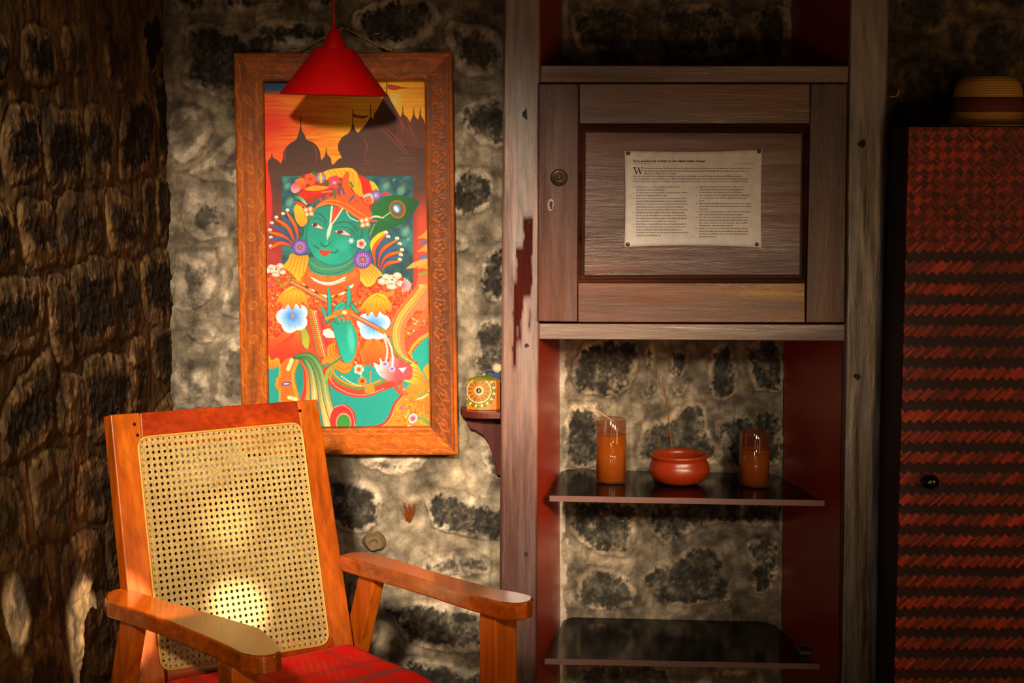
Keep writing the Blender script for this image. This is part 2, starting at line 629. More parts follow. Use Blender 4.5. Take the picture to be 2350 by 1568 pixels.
def paint_canvas():
    c = Canvas()
    X, Y = c.X, c.Y
    rnd = random.Random(4)
    OR, YE, RE, TE, BR = (240, 120, 20), (250, 190, 30), (222, 40, 20), (2, 156, 138), (96, 60, 46)
    # sky
    k = np.clip((X - 605) / 210 + .25 * fbm(X / 70, Y / 9, 3), 0, 1)[..., None]
    k2 = np.clip((X - 900) / 90, 0, 1)[..., None]
    st = fbm(X / 60, Y / 4.5, 7, 3)[..., None]
    sky = np.array([238, 92, 20]) * (1 - k) + np.array([247, 180, 22]) * k
    sky = sky * (1 - k2 * .5) + np.array([240, 140, 30]) * k2 * .5
    sky = sky + st * np.array([18, 34, 14])
    kr = (np.clip(1 - (X - 605) / 90, 0, 1) * np.exp(-((Y - 285) / 22) ** 2) * .9)[..., None]
    sky = sky * (1 - kr) + np.array([228, 36, 12]) * kr
    kb = (np.clip(1 - (Y - 205) / 14 + .4 * fbm(X / 30, Y / 5, 9), 0, 1) * np.clip(1 - (X - 650) / 60, 0, 1))[..., None]
    sky = sky * (1 - kb) + np.array([52, 80, 110]) * kb
    kw = np.exp(-(((X - 905) / 16) ** 2 + ((Y - 232) / 26) ** 2))[..., None]
    sky = sky * (1 - kw * .6) + np.array([240, 225, 160]) * kw * .6
    c.img[:] = sky
    # temples
    P = lambda pts, col=BR, **kw: c.poly('L', pts, col, **kw)
    P([(1150, 735), (1200, 820), (1242, 890), (1280, 960), (1300, 1000), (1520, 1180), (1520, 1560), (1020, 1560), (1030, 1000), (1070, 890), (1108, 815)], (92, 52, 40))
    for x, y, s_ in ((1305, 880, 1.3), (1405, 890, 1.0), (1465, 895, .9)):
        P([(x, y), (x + 10, y + 55), (x + 40 * s_, y + 100), (x + 70 * s_, y + 200), (x + 80, y + 330), (x - 60, y + 330), (x - 42 * s_, y + 150), (x - 12, y + 60)], (112, 62, 44))
        c.line('L', [(x, y - 20), (x, y + 30)], 6, (90, 40, 25), curve=False)
    P([(1010, 960), (1060, 1015), (1120, 1040), (1200, 1130), (1300, 1225), (1420, 1335), (1430, 1560), (700, 1560), (740, 1330), (880, 1120), (960, 1030)], BR)
    P([(845, 1020), (868, 1080), (905, 1120), (950, 1190), (965, 1260), (945, 1330), (930, 1400), (760, 1400), (735, 1320), (708, 1265), (708, 1210), (745, 1145), (800, 1110), (825, 1070)], (92, 56, 46))
    P([(361, 1035), (378, 1090), (400, 1130), (418, 1168), (485, 1200), (530, 1255), (546, 1330), (540, 1430), (212, 1430), (199, 1330), (213, 1260), (268, 1200), (318, 1168), (345, 1100)], (90, 56, 46))
    P([(97, 1310), (108, 1335), (150, 1360), (195, 1415), (190, 1470), (75, 1470), (57, 1380), (84, 1335)])
    P([(597, 1270), (612, 1310), (640, 1340), (658, 1400), (740, 1340), (760, 1560), (560, 1560), (556, 1370), (583, 1320)])
    P([(60, 1420), (740, 1400), (1520, 1400), (1520, 1570), (60, 1570)], curve=False)
    for x, y0, y1 in ((361, 960, 1060), (843, 890, 1040), (1008, 850, 990), (1155, 640, 760), (597, 1250, 1290), (97, 1298, 1330)):
        c.line('L', [(x, y0), (x, y1)], 8, (70, 36, 28), curve=False)
    for pts in ([(1125, 1040), (1230, 1140), (1350, 1300)], [(1060, 1030), (1200, 1160), (1330, 1310)], [(940, 1160), (975, 1230), (950, 1310)], [(470, 1200), (510, 1300), (500, 1390)],
                [(1290, 1000), (1300, 1090), (1310, 1120)], [(1340, 960), (1390, 1100), (1440, 1200)], [(1240, 900), (1290, 1010), (1380, 1150)], [(230, 1240), (215, 1320), (230, 1400)]):
        c.line('L', pts, 12, (176, 90, 48), taper=(.3, .3), soft=2.5, a=.6)
    for y in (1340, 1365, 1430):
        c.line('L', [(930, y + 20), (1030, y + 25)], 5, (170, 110, 70), dots=3)
        c.line('L', [(1250, y), (1415, y)], 5, (180, 120, 70), dots=3)
    P([(1165, 660), (1230, 665), (1290, 680), (1370, 690), (1290, 698), (1230, 712), (1172, 700)], (214, 70, 24))
    P([(850, 925), (890, 945), (985, 948), (940, 975), (900, 968), (855, 960)], (160, 48, 22))
    # lower background: brown columns turning red
    kk = np.clip((Y - 395) / 10, 0, 1)
    m = (kk * (Y > 385))[..., None]
    dn = np.clip((Y - 420) / 160, 0, 1)[..., None]
    low = np.array(BR) * (1 - dn) + np.array([168, 52, 34]) * dn + 10 * fbm(X / 14, Y / 14, 5)[..., None]
    c.img[:] = c.img * (1 - m) + low * m
    c.poly('C', [(45, -60), (90, 120), (110, 260), (120, 420), (110, 620), (60, 760), (40, 500)], (226, 42, 14), (200, 50, 30), soft=4)
    m = (np.clip((X - 940) / 25, 0, 1) * np.clip((Y - 440) / 60, 0, 1))[..., None]
    c.img[:] = c.img * (1 - m) + np.array([196, 80, 48]) * m
    # teal panel
    P2 = np.clip(np.minimum(np.minimum(X - 647, 947.5 - X), np.minimum(Y - 404, 700 - Y)) + .5, 0, 1)[..., None]
    n1 = fbm(X / 16, Y / 16, 21)[..., None]
    pan = np.array([52, 108, 104]) + n1 * np.array([30, 52, 34])
    pan = pan * (1 - np.clip((Y - 560) / 90, 0, 1)[..., None] * .35)
    c.img[:] = c.img * (1 - P2) + pan * P2
    for t, x, y, r in (('C', 290, 230, 46), ('C', 320, 410, 58), ('D', 470, 230, 55), ('D', 640, 280, 60), ('D', 690, 740, 60), ('D', 720, 830, 30), ('D', 560, 160, 22)):
        c.ell(t, x, y, r * .8, r * 1.1, (132, 178, 150), (80, 140, 120), rot=.4, soft=4, a=.85)
        c.line(t, [(x - r * .5, y - r * .5), (x - r * .1, y - r * .7)], 9, (70, 90, 80), soft=1.5, a=.7)
        c.ell(t, x + r * .1, y - r, r * .25, r * .25, (170, 50, 40), soft=2, a=.7)
    # torso base: jewelled orange
    base = np.array([206, 84, 22]) + fbm(X / 4, Y / 4, 31, 3)[..., None] * np.array([60, 80, 30])
    sd = poly_sdf(X, Y, smooth_pts([(612, 640), (650, 615), (700, 590), (760, 615), (820, 600), (860, 640), (905, 630), (940, 650), (960, 700), (1000, 690), (1000, 860), (600, 860), (600, 650)], True, 4))
    m = np.clip(sd + .5, 0, 1)[..., None]
    c.img[:] = c.img * (1 - m) + base * m
    cols = [(214, 60, 44), (250, 170, 40), (190, 40, 60), (120, 150, 60), (236, 214, 176), (60, 80, 110), (240, 130, 20), (250, 120, 40)]
    for i in range(760):
        x, y = rnd.uniform(612, 985), rnd.uniform(640, 830)
        c.ell('P', x, y, rnd.uniform(1, 2.8), rnd.uniform(1, 2.6), cols[int(rnd.random() ** 1.4 * 8) % 8 if rnd.random() < .5 else rnd.choice((0, 1, 6, 7))], a=.8)
    # lower body teal
    c.poly('P', [(612, 840), (640, 838), (720, 832), (760, 838), (800, 840), (850, 838), (900, 850), (990, 830), (992, 990), (600, 990), (600, 850)], TE, (4, 150, 128), curve=False)
    c.poly('P', [(640, 700), (700, 705), (760, 760), (740, 835), (700, 830)], (196, 70, 40), soft=4, a=.8)
    for i in range(9):
        x = 700 + i * 5.2
        c.line('P', [(x, 700 + i * 4), (x + 14, 760 + i * 4), (x + 25, 812 + i * 2)], 3.4, cols[(i * 3) % 8], dots=4.5)
    c.poly('E', [(690, 380), (760, 360), (810, 400), (835, 470), (730, 470), (690, 430)], (236, 206, 190), curve=False)
    # turban
    c.poly('P', [(682, 425), (695, 402), (730, 396), (790, 392), (840, 420), (868, 450), (860, 480), (800, 465), (750, 452), (700, 470), (684, 450)], (176, 52, 20))
    c.poly('P', [(738, 402), (748, 392), (770, 387), (800, 385), (815, 391), (823, 406), (830, 425), (834, 448), (822, 450), (802, 425), (785, 408), (765, 410), (745, 412)], YE, (240, 165, 20))
    for i in range(6):
        x = 752 + i * 12
        c.line('P', [(x, 390), (x + 9, 400), (x + 12, 416 + i * 3)], 1.6, (206, 120, 16), a=.8)
    c.poly('D', [(168, 105), (230, 135), (290, 190), (312, 290), (285, 335), (240, 338), (206, 300), (190, 200)], (228, 34, 14))
    c.poly('D', [(285, 175), (335, 190), (372, 240), (388, 285), (345, 275), (320, 290), (300, 230)], YE)
    c.poly('C', [(425, 350), (450, 300), (540, 262), (640, 268), (710, 290), (640, 325), (540, 358)], (228, 30, 14))
    c.poly('C', [(480, 268), (590, 225), (720, 235), (775, 245), (700, 270), (590, 285)], (245, 160, 24))
    c.poly('C', [(380, 170), (440, 140), (490, 160), (495, 240), (430, 270), (390, 220)], (244, 140, 20), (240, 90, 20))
    c.poly('C', [(330, 240), (370, 195), (410, 200), (435, 270), (380, 310), (340, 290)], (236, 70, 90), (240, 200, 190))
    c.flower('C', 552, 152, 66, 5, (246, 90, 20), (240, 110, 50), (180, 30, 20), .2)
    c.ell('C', 668, 138, 55, 60, (214, 196, 190), (140, 110, 130))
    c.line('C', [(665, 90), (670, 190)], 20, (230, 200, 60))
    c.flower('C', 820, 190, 75, 5, (240, 110, 120), (226, 60, 80), (250, 180, 160), .25)
    for x, y in ((595, 85), (735, 200), (880, 215)):
        c.ell('C', x, y, 28, 20, (50, 120, 50), rot=.6)
    c.flower('D', 355, 335, 62, 8, (200, 180, 200), (120, 80, 140), (220, 200, 210), .2)
    c.line('D', [(420, 320), (515, 320)], 36, (226, 60, 60), taper=(.6, .4))
    c.poly('D', [(205, 350), (300, 310), (330, 400), (280, 430)], (190, 196, 180))
    c.flower('D', 265, 395, 50, 5, (250, 150, 60), (230, 90, 30), (200, 60, 30), .3)
    # crown
    c.poly('P', [(718, 484), (728, 470), (745, 458), (760, 452), (775, 446), (785, 430), (786, 412), (794, 394), (802, 398), (801, 415), (806, 436), (822, 448), (836, 466), (848, 484), (855, 500),
                 (848, 510), (832, 505), (812, 492), (795, 482), (772, 472), (752, 468), (735, 474), (722, 486)], (228, 104, 22), (222, 92, 18))
    c.line('P', [(719, 488), (733, 474), (752, 467), (774, 471), (796, 482), (818, 497), (845, 510)], 5, (240, 130, 40))
    c.line('P', [(719, 490), (733, 477), (752, 471), (774, 475), (796, 486), (818, 502), (846, 515)], 2, (170, 50, 26))
    c.line('P', [(722, 482), (736, 468), (755, 460), (776, 462), (800, 472), (825, 488), (850, 502)], 2.2, (250, 190, 90), dots=4)
    for x, y in ((736, 458), (752, 450), (770, 440), (818, 462), (832, 482), (806, 455)):
        c.ell('P', x, y, 4.2, 3.6, (196, 80, 60))
        c.ell('P', x, y, 1.8, 1.8, (120, 120, 110))
    c.line('C', [(680, 300), (790, 290)], 26, (216, 110, 90))
    c.line('D', [(150, 340), (260, 460), (300, 540)], 30, (214, 80, 60), taper=(.4, .6))
    for pts in ([(870, 260), (880, 340)], [(910, 260), (930, 320)], [(70, 190), (95, 240)], [(60, 400), (110, 340)]):
        c.line('C' if pts[0][0] > 500 else 'D', pts, 24, (90, 96, 140) if pts[0][1] > 195 else (60, 120, 50), a=.85)
    c.line('C', [(820, 280), (830, 360)], 24, (50, 130, 50))
    # peacock leaf
    c.poly('D', [(308, 480), (350, 415), (470, 348), (620, 335), (740, 360), (842, 402), (800, 500), (720, 600), (600, 680), (440, 735), (290, 800), (300, 700), (380, 620), (330, 560)], (16, 118, 52), (8, 84, 48),
           grad=(320, 400, 800, 640))
    for i in range(14):
        a = -1.0 + i * .16
        c.line('D', [(430, 590), (430 + 330 * math.cos(a * .7), 560 + 260 * math.sin(a))], 5, (40, 140, 70), a=.35, taper=(1, .2))
    c.ell('D', 598, 492, 92, 104, (160, 118, 18), rot=-.3)
    c.ell('D', 596, 492, 76, 88, (120, 60, 20), (150, 90, 20), rot=-.3)
    c.ell('D', 590, 485, 58, 68, (170, 180, 196), (60, 100, 96), rot=-.3)
    c.ell('D', 585, 490, 22, 40, (220, 224, 236), rot=-.6, soft=2)
    c.line('D', [(425, 588), (520, 528)], 12, (190, 200, 120))
    c.line('D', [(285, 590), (360, 572), (445, 595)], 22, (200, 210, 160), taper=(.4, .2))
    c.line('D', [(300, 625), (385, 625)], 22, (222, 90, 30), taper=(.5, .2))
    c.line('D', [(340, 660), (285, 790)], 10, (170, 170, 110))
    # face, ears, neck
    c.poly('C', [(555, 590), (515, 640), (478, 700), (470, 780), (435, 825), (500, 835), (530, 760), (560, 700)], (10, 140, 112), edge=(8, 90, 74))
    c.poly('D', [(210, 715), (272, 715), (268, 800), (303, 860), (298, 935), (245, 968), (185, 940), (150, 900), (205, 780)], (8, 140, 116), edge=(8, 90, 74))
    c.poly('C', [(515, 1040), (520, 1120), (560, 1200), (680, 1240), (820, 1245), (990, 1200), (1060, 1120), (1080, 1030)], (56, 128, 100), (70, 146, 112))
    c.line('C', [(530, 1120), (620, 1200), (780, 1215), (930, 1180), (1050, 1090)], 7, (40, 92, 76))
    c.line('C', [(530, 1070), (640, 1150), (780, 1165), (930, 1130), (1040, 1050)], 10, (110, 160, 100))
    face = [(716, 494), (724, 480), (735, 474), (752, 471), (774, 475), (796, 486), (818, 502), (828, 516), (830, 540), (824, 565), (812, 588), (795, 602), (775, 609), (757, 609), (738, 602), (722, 590), (710, 572), (704, 552), (704, 525), (709, 506)]
    c.poly('P', face, (8, 142, 116), (10, 158, 130), edge=(8, 84, 66))
    c.ell('P', 748, 585, 26, 16, (24, 176, 144), soft=14, a=.55)
    c.ell('P', 786, 562, 18, 14, (60, 180, 150), soft=12, a=.5)
    c.ell('P', 815, 545, 14, 40, (6, 112, 92), soft=12, a=.5)
    c.line('C', [(590, 545), (650, 545), (705, 590), (735, 650)], 9, (20, 84, 60))
    c.line('C', [(585, 600), (640, 590), (700, 640), (725, 690)], 7, (14, 100, 76))
    c.line('C', [(815, 665), (890, 638), (980, 640), (1040, 680), (1080, 730)], 9, (50, 84, 50))
    c.line('C', [(820, 700), (900, 690), (980, 710), (1045, 760)], 7, (14, 100, 76))
    c.poly('C', [(557, 665), (600, 642), (655, 668), (708, 718), (650, 712), (595, 695)], (232, 196, 180), edge=(90, 40, 30))
    c.ell('C', 602, 668, 26, 20, (84, 52, 44))
    c.poly('C', [(815, 742), (880, 722), (950, 738), (1010, 790), (940, 788), (870, 768)], (232, 190, 176), edge=(90, 40, 30))
    c.ell('C', 885, 748, 34, 18, (84, 52, 44))
    c.poly('C', [(815, 462), (905, 478), (860, 560), (800, 640), (782, 640), (795, 560)], (206, 84, 30), curve=False)
    c.line('C', [(793, 460), (782, 560), (772, 665)], 20, (232, 220, 190), taper=(1, .6))
    c.line('C', [(913, 484), (850, 580), (788, 668)], 16, (232, 220, 190), taper=(1, .6))
    c.line('C', [(782, 662), (760, 740), (738, 840)], 40, (234, 212, 182), (190, 200, 150), taper=(.8, .1))
    c.line('C', [(668, 868), (690, 905), (730, 908), (775, 868)], 12, (6, 96, 80), soft=2)
    c.ell('C', 735, 870, 18, 22, (60, 176, 120), soft=3)
    c.poly('C', [(643, 942), (690, 952), (715, 962), (742, 952), (778, 966), (745, 1008), (712, 1022), (670, 1000)], (222, 62, 26))
    c.line('C', [(650, 958), (712, 970), (772, 968)], 5, (150, 30, 20))
    c.line('C', [(590, 900), (615, 918), (645, 935)], 12, (8, 92, 76), soft=2)
    c.line('C', [(785, 980), (835, 978), (858, 950)], 14, (8, 92, 76), soft=2)
    c.line('D', [(25, 520), (70, 590), (155, 625)], 14, (200, 210, 170), dots=2.5)
    # ear flowers and fans
    fo, fb = (246, 126, 14), (62, 110, 150)
    for col, pts in ((fo, [(410, 820), (380, 680), (285, 525)]), (fb, [(380, 830), (330, 690), (235, 565)]), (fo, [(370, 840), (290, 690), (160, 605)]), (fb, [(342, 850), (245, 735), (108, 668)]),
                     (fo, [(350, 875), (230, 790), (88, 748)]), (fb, [(320, 862), (210, 825), (98, 832)]), (fo, [(330, 902), (215, 870), (98, 930)])):
        e = pts[-1]
        c.ell('C', e[0] + 8, e[1] - 24, 22, 18, (226, 214, 180))
        c.line('C', pts, 46, (120, 50, 20), taper=(.35, .5))
        c.line('C', pts, 36, (220, 70, 20) if col is fo else (40, 76, 110), col, taper=(.35, .5))
    c.poly('D', [(300, 850), (390, 760), (490, 735), (430, 830), (350, 900), (320, 990), (300, 940)], YE)
    for col, pts in ((fo, [(350, 1120), (340, 930), (465, 775)]), (fb, [(372, 1110), (380, 950), (490, 820)]), (fo, [(390, 1130), (430, 950), (590, 840)]), (fb, [(400, 1155), (450, 985), (620, 900)]),
                     (fo, [(410, 1160), (480, 1020), (645, 968)]), (fb, [(420, 1160), (490, 1060), (632, 1025)]), (fo, [(430, 1170), (490, 1100), (620, 1078)])):
        e = pts[-1]
        c.ell('D', e[0] + 4, e[1] - 20, 24, 20, (226, 214, 180))
        c.line('D', pts, 46, (120, 50, 20), taper=(.35, .5))
        c.line('D', pts, 36, (220, 70, 20) if col is fo else (40, 76, 110), col, taper=(.35, .5))
    c.poly('C', [(370, 460), (430, 440), (480, 520), (520, 620), (460, 690), (400, 640), (372, 560)], YE, (240, 150, 24))
    c.line('C', [(375, 350), (440, 370), (510, 440)], 36, (60, 140, 70), (200, 214, 170), taper=(.5, .3))
    c.line('C', [(385, 415), (490, 460)], 34, (216, 88, 30), taper=(.5, .5))
    for t, x, y in (('C', 530, 520), ('D', 230, 640)):
        for k_ in range(4):
            a = k_ * 1.57 + .6
            c.ell(t, x + 36 * math.cos(a), y + 36 * math.sin(a), 34, 30, (240, 232, 214), (240, 120, 40), rot=a)
        c.ell(t, x, y, 14, 14, (200, 110, 30))
        c.ell(t, x + 15, y + 62, 36, 18, (90, 130, 40))
    c.flower('D', 192, 880, 52, 5, (236, 90, 80), (240, 222, 200), (226, 60, 60), .4)
    c.flower('D', 78, 846, 34, 6, (200, 214, 190), (120, 186, 160), (220, 220, 190), .4)
    # yellow drapes
    c.poly('C', [(335, 990), (430, 1020), (525, 1010), (515, 1120), (480, 1220), (430, 1310), (330, 1200), (240, 1145), (300, 1060)], (232, 150, 30), (250, 186, 30))
    for i in range(5):
        c.line('C', [(360 + i * 34, 1010), (320 + i * 40, 1120), (275 + i * 46, 1170 + i * 30)], 6, (190, 96, 20))
    c.poly('D', [(125, 1180), (200, 1150), (300, 1105), (430, 1220), (380, 1260), (330, 1330), (255, 1365), (180, 1290)], (214, 140, 50), (250, 196, 60))
    for i in range(5):
        c.line('D', [(160 + i * 36, 1180 - i * 10), (230 + i * 36, 1260 - i * 8), (270 + i * 30, 1340 - i * 20)], 6, (196, 110, 30))
    for t, x, y, r in (('C', 435, 920, 86), ('D', 206, 1060, 102)):
        c.flower(t, x, y, r, 18, (96, 54, 120), (126, 74, 150), (250, 110, 20), .24, lobe=.08)
        for k_ in range(18):
            a = k_ * math.tau / 18
            c.line(t, [(x + r * .4 * math.cos(a), y + r * .4 * math.sin(a)), (x + r * .74 * math.cos(a), y + r * .74 * math.sin(a))], 8, (206, 184, 214), a=.85)
        c.ell(t, x, y, r * .22, r * .22, (250, 110, 20))
    # collar
    c.poly('C', [(525, 1130), (560, 1210), (680, 1256), (820, 1262), (990, 1220), (1080, 1140), (1110, 1250), (1060, 1400), (900, 1480), (700, 1500), (520, 1420), (460, 1300)], (230, 104, 26), (226, 88, 24))
    for i in range(30):
        t = i / 29
        x = 540 + t * 520
        c.line('C', [(x, 1190 + 62 * math.sin(t * 3.14)), (x - 12 + 24 * t, 1250 + 90 * math.sin(t * 3.14))], 7, (250, 160, 60), a=.7)
    c.line('C', [(565, 1262), (660, 1310), (790, 1320), (940, 1260)], 20, (240, 226, 206), dots=3.4)
    c.line('C', [(590, 1290), (680, 1330), (790, 1340), (930, 1290)], 16, (240, 226, 206), dots=3.4)
    c.line('C', [(470, 1330), (600, 1430), (760, 1475), (930, 1430), (1030, 1340)], 20, (250, 190, 40))
    for i, (x, y) in enumerate(((510, 1365), (580, 1410), (620, 1430), (720, 1470), (840, 1470), (910, 1440), (960, 1400), (1010, 1360))):
        c.ell('C', x, y, 28, 14, (240, 230, 210) if i % 2 else (120, 60, 30), rot=.5 if x < 750 else -.5)
    # beasts on the shoulders
    for t, x, y, s_ in (('C', 150, 1170, 1), ('D', 520, 1290, 1.25)):
        for dx, dy, r in ((0, 0, 80), (-75, 10, 48), (60, -40, 50), (90, 30, 44), (10, 60, 55), (-40, -30, 46)):
            c.ell(t, x + dx * s_, y + dy * s_, r * s_ * .8, r * s_ * .62, (232, 216, 190), (206, 180, 150))
        for dx, dy in ((-40, 0), (30, -20), (60, 20), (0, 40)):
            c.line(t, [(x + dx * s_ - 20, y + dy * s_), (x + dx * s_, y + dy * s_ - 16), (x + dx * s_ + 20, y + dy * s_ + 4)], 6, (150, 100, 60))
        c.line(t, [(x - 50 * s_, y + 70 * s_), (x + 20, y + 88 * s_), (x + 90 * s_, y + 64 * s_)], 14, (214, 96, 40))
        c.ell(t, x + 15 * s_, y - 5, 12, 10, (120, 60, 30))
    for i in range(9):
        a = -1.2 + i * .33
        c.line('D', [(650, 1350), (650 + 95 * math.cos(a), 1345 + 75 * math.sin(a))], 18, (240, 90, 100), (250, 190, 180))
        c.line('C', [(85, 1320), (85 + 50 * math.cos(a + .8), 1320 + 46 * math.sin(a + .8))], 12, (236, 80, 90))
    for i in range(10):
        c.line('D', [(400 + i * 17, 1400 + 30 * math.sin(i / 3)), (404 + i * 16, 1450 + 26 * math.sin(i / 3))], 12, (250, 150, 60))
    c.line('C', [(190, 1290), (210, 1330), (300, 1310), (320, 1240)], 22, (110, 150, 50))
    c.line('C', [(270, 1330), (360, 1290), (440, 1320), (450, 1260)], 30, (240, 130, 20))
    # scarf on the right
    c.poly('D', [(845, 1240), (945, 1215), (960, 1600), (640, 1600), (720, 1480), (800, 1370)], (232, 104, 66), (244, 128, 76))
    for y, h in ((790, 70), (940, 70), (1120, 90)):
        c.poly('D', [(945, y - h), (885, y - h * .3), (820, y + h * .45), (880, y + h * .35), (945, y + h * .45)], (238, 150, 60))
    c.line('D', [(700, 1160), (790, 1120), (945, 1060)], 60, (238, 160, 74), taper=(.1, 1))
    c.line('D', [(840, 1225), (945, 1190)], 26, (130, 150, 50))
    c.ell('D', 895, 866, 40, 24, (110, 110, 150), soft=2)
    c.ell('D', 890, 1030, 44, 26, (110, 110, 150), soft=2)
    c.poly('F', [(950, 460), (950, 780), (890, 830), (860, 770), (780, 715), (760, 650), (840, 550)], (10, 158, 136))
    c.line('F', [(960, 130), (880, 250), (790, 330), (730, 400)], 90, (190, 110, 50), a=.9)
    for i in range(26):
        x, y = rnd.uniform(700, 950), rnd.uniform(180, 430)
        c.ell('F', x, y, rnd.uniform(10, 22), rnd.uniform(8, 16), rnd.choice([(206, 170, 70), (110, 110, 70), (226, 110, 60), (190, 60, 50), (226, 200, 160)]), a=.8)
    c.line('F', [(960, 350), (820, 440), (700, 560), (680, 640), (770, 720)], 80, (222, 84, 50), taper=(1, .3))
    c.line('F', [(960, 415), (830, 500), (745, 620), (765, 700)], 34, (250, 160, 40), taper=(1, .4))
    for off, w, c1, c2 in ((150, 90, (244, 128, 74), (206, 120, 70)), (60, 80, (244, 150, 80), (196, 176, 80)), (-5, 70, (238, 180, 70), (170, 180, 90)), (-55, 40, (224, 110, 60), (96, 150, 70))):
        c.line('F', [(960 if off > 100 else 860 + off * .6, -100 if off < 100 else -40), (720 + off * .7, 80), (610 + off * .55, 230), (555 + off * .5, 400), (570 + off * .5, 560), (650 + off * .3, 690), (780 + off * .05, 755)], w, c1, c2, taper=(1, .2))
    for off in (105, 25, -35):
        c.line('F', [(900 + off * .5, -90), (720 + off * .7, 80), (610 + off * .55, 230), (555 + off * .5, 400), (570 + off * .5, 560), (650 + off * .3, 690)], 6, (190, 86, 50), a=.8)
    # left: lotus, blue flower, orange cloth
    c.poly('E', [(380, 360), (440, 380), (458, 480), (452, 640), (400, 668), (340, 672), (290, 725), (200, 752), (120, 705), (70, 640), (70, 540), (160, 470), (280, 390)], (244, 120, 24), (226, 40, 14))
    for i in range(7):
        c.line('E', [(370 - i * 4, 400 + i * 6), (330 - i * 34, 560 + i * 6), (300 - i * 32, 700 - i * 14)], 7, (206, 50, 14), a=.8)
    c.poly('E', [(70, 640), (110, 720), (185, 690), (205, 775), (80, 812)], YE, (246, 110, 20))
    c.poly('E', [(435, 350), (490, 345), (530, 420), (545, 500), (520, 600), (460, 545), (450, 450)], (150, 160, 50), (190, 180, 60), edge=(80, 100, 30))
    c.flower('E', 350, 235, 172, 5, (60, 130, 206), (224, 230, 214), (240, 130, 30), .12, ph=.6)
    c.ell('E', 345, 225, 90, 80, (56, 120, 200), (150, 200, 220), soft=14, a=.6)
    c.ell('E', 352, 220, 20, 20, (250, 140, 30))
    lot = [(340, -115), (250, -60), (185, 20), (150, 108), (215, 70), (250, 150), (300, 90), (350, 162), (390, 80), (440, 142), (455, 70), (505, 105), (522, 20), (480, -50), (430, -100)]
    c.poly('E', lot, (250, 200, 40), (244, 110, 14), edge=(200, 90, 20))
    for i in range(6):
        c.line('E', [(370, -95), (250 + i * 48, -20), (215 + i * 56, 80)], 6, (214, 120, 20))
    c.poly('F', [(335, 470), (400, 500), (450, 560), (475, 640), (440, 740), (395, 700), (320, 800), (290, 740), (235, 750), (212, 640), (230, 530), (280, 490)], (250, 140, 14), (240, 80, 20))
    for i in range(4):
        c.line('F', [(330, 490), (270 + i * 42, 600), (265 + i * 44, 720)], 6, (226, 90, 14))
    c.flower('F', 330, 320, 180, 5, (80, 150, 216), (214, 228, 220), (240, 140, 40), .1, ph=.3, ry=.95)
    c.poly('F', [(x + 10 + (8 if x > 350 else 0), y + 80) for x, y in lot], (250, 200, 40), (244, 110, 14), edge=(200, 90, 20))
    for i in range(6):
        c.line('F', [(370, -15), (270 + i * 48, 60), (235 + i * 56, 160)], 6, (214, 120, 20))
    # cloth falling over the arm
    c.ell('E', 430, 900, 46, 170, (6, 140, 118))
    c.poly('E', [(240, 740), (300, 700), (420, 720), (350, 860), (370, 1060), (440, 1170), (400, 1210), (230, 1210), (205, 1090), (150, 1000), (190, 900), (205, 800)], (238, 120, 22))
    for i in range(16):
        c.line('E', [(215, 770 + i * 26), (330, 780 + i * 26)], 10, (206, 80, 18), a=.5)
        c.ell('E', 208 if i < 6 or i > 9 else 180, 770 + i * 27, 14, 12, (246, 150, 40))
    c.line('E', [(400, 730), (355, 850), (355, 960), (400, 1130)], 52, (196, 80, 20))
    c.line('E', [(400, 730), (355, 850), (355, 960), (400, 1130)], 40, (246, 150, 30))
    c.line('E', [(340, 720), (300, 820)], 44, (206, 214, 150), curve=False)
    c.line('E', [(310, 1140), (390, 1160)], 40, (206, 214, 150), curve=False)
    c.ell('E', 280, 985, 54, 22, (110, 60, 130), rot=-.1)
    c.ell('E', 280, 985, 34, 9, (230, 200, 226), rot=-.1)
    c.line('E', [(440, 735), (490, 850), (500, 1000), (455, 1180)], 46, (206, 40, 40), (236, 60, 24), taper=(.2, 1))
    c.line('E', [(430, 720), (505, 840), (522, 1000), (522, 1180)], 36, (236, 90, 24), (250, 160, 40), taper=(.2, 1))
    g0, g1 = (40, 116, 60), (222, 184, 110)
    for w, pts in ((80, [(370, 690), (480, 700), (560, 830), (590, 1000), (598, 1180)]), (80, [(375, 680), (520, 690), (610, 800), (655, 960), (690, 1200), (740, 1460)]),
                   (84, [(380, 675), (540, 665), (650, 790), (705, 960), (745, 1180), (830, 1460)])):
        c.line('E', pts, w + 8, (90, 84, 50), (150, 80, 50), taper=(.4, 1))
        c.line('E', pts, w - 8, g0, g1, taper=(.4, 1))
        c.line('E', pts, w * .22, (140, 180, 110), (240, 214, 150), taper=(.4, 1), a=.6, soft=2)
    # flute
    c.line('P', [(668, 648), (893, 768)], 11, (120, 60, 34), curve=False)
    c.line('P', [(668, 648), (893, 768)], 8, (206, 116, 66), curve=False)
    c.line('P', [(669, 646), (893, 766)], 2.4, (236, 160, 110), curve=False)
    c.line('F', [(400, 380), (540, 440)], 62, (236, 120, 30), taper=(.8, .3))
    c.line('F', [(430, 360), (450, 430)], 14, (96, 150, 80))
    # hand
    c.poly('B', [(668, 672), (720, 655), (790, 652), (822, 700), (838, 762), (832, 850), (812, 912), (770, 942), (738, 900), (716, 830), (690, 740)], (4, 150, 124), (20, 178, 148), edge=(10, 96, 80))
    c.line('B', [(800, 660), (838, 740), (840, 830), (815, 910), (775, 945)], 9, (230, 120, 30))
    c.ell('B', 800, 780, 22, 90, (150, 214, 180), soft=6, a=.5, rot=-.1)
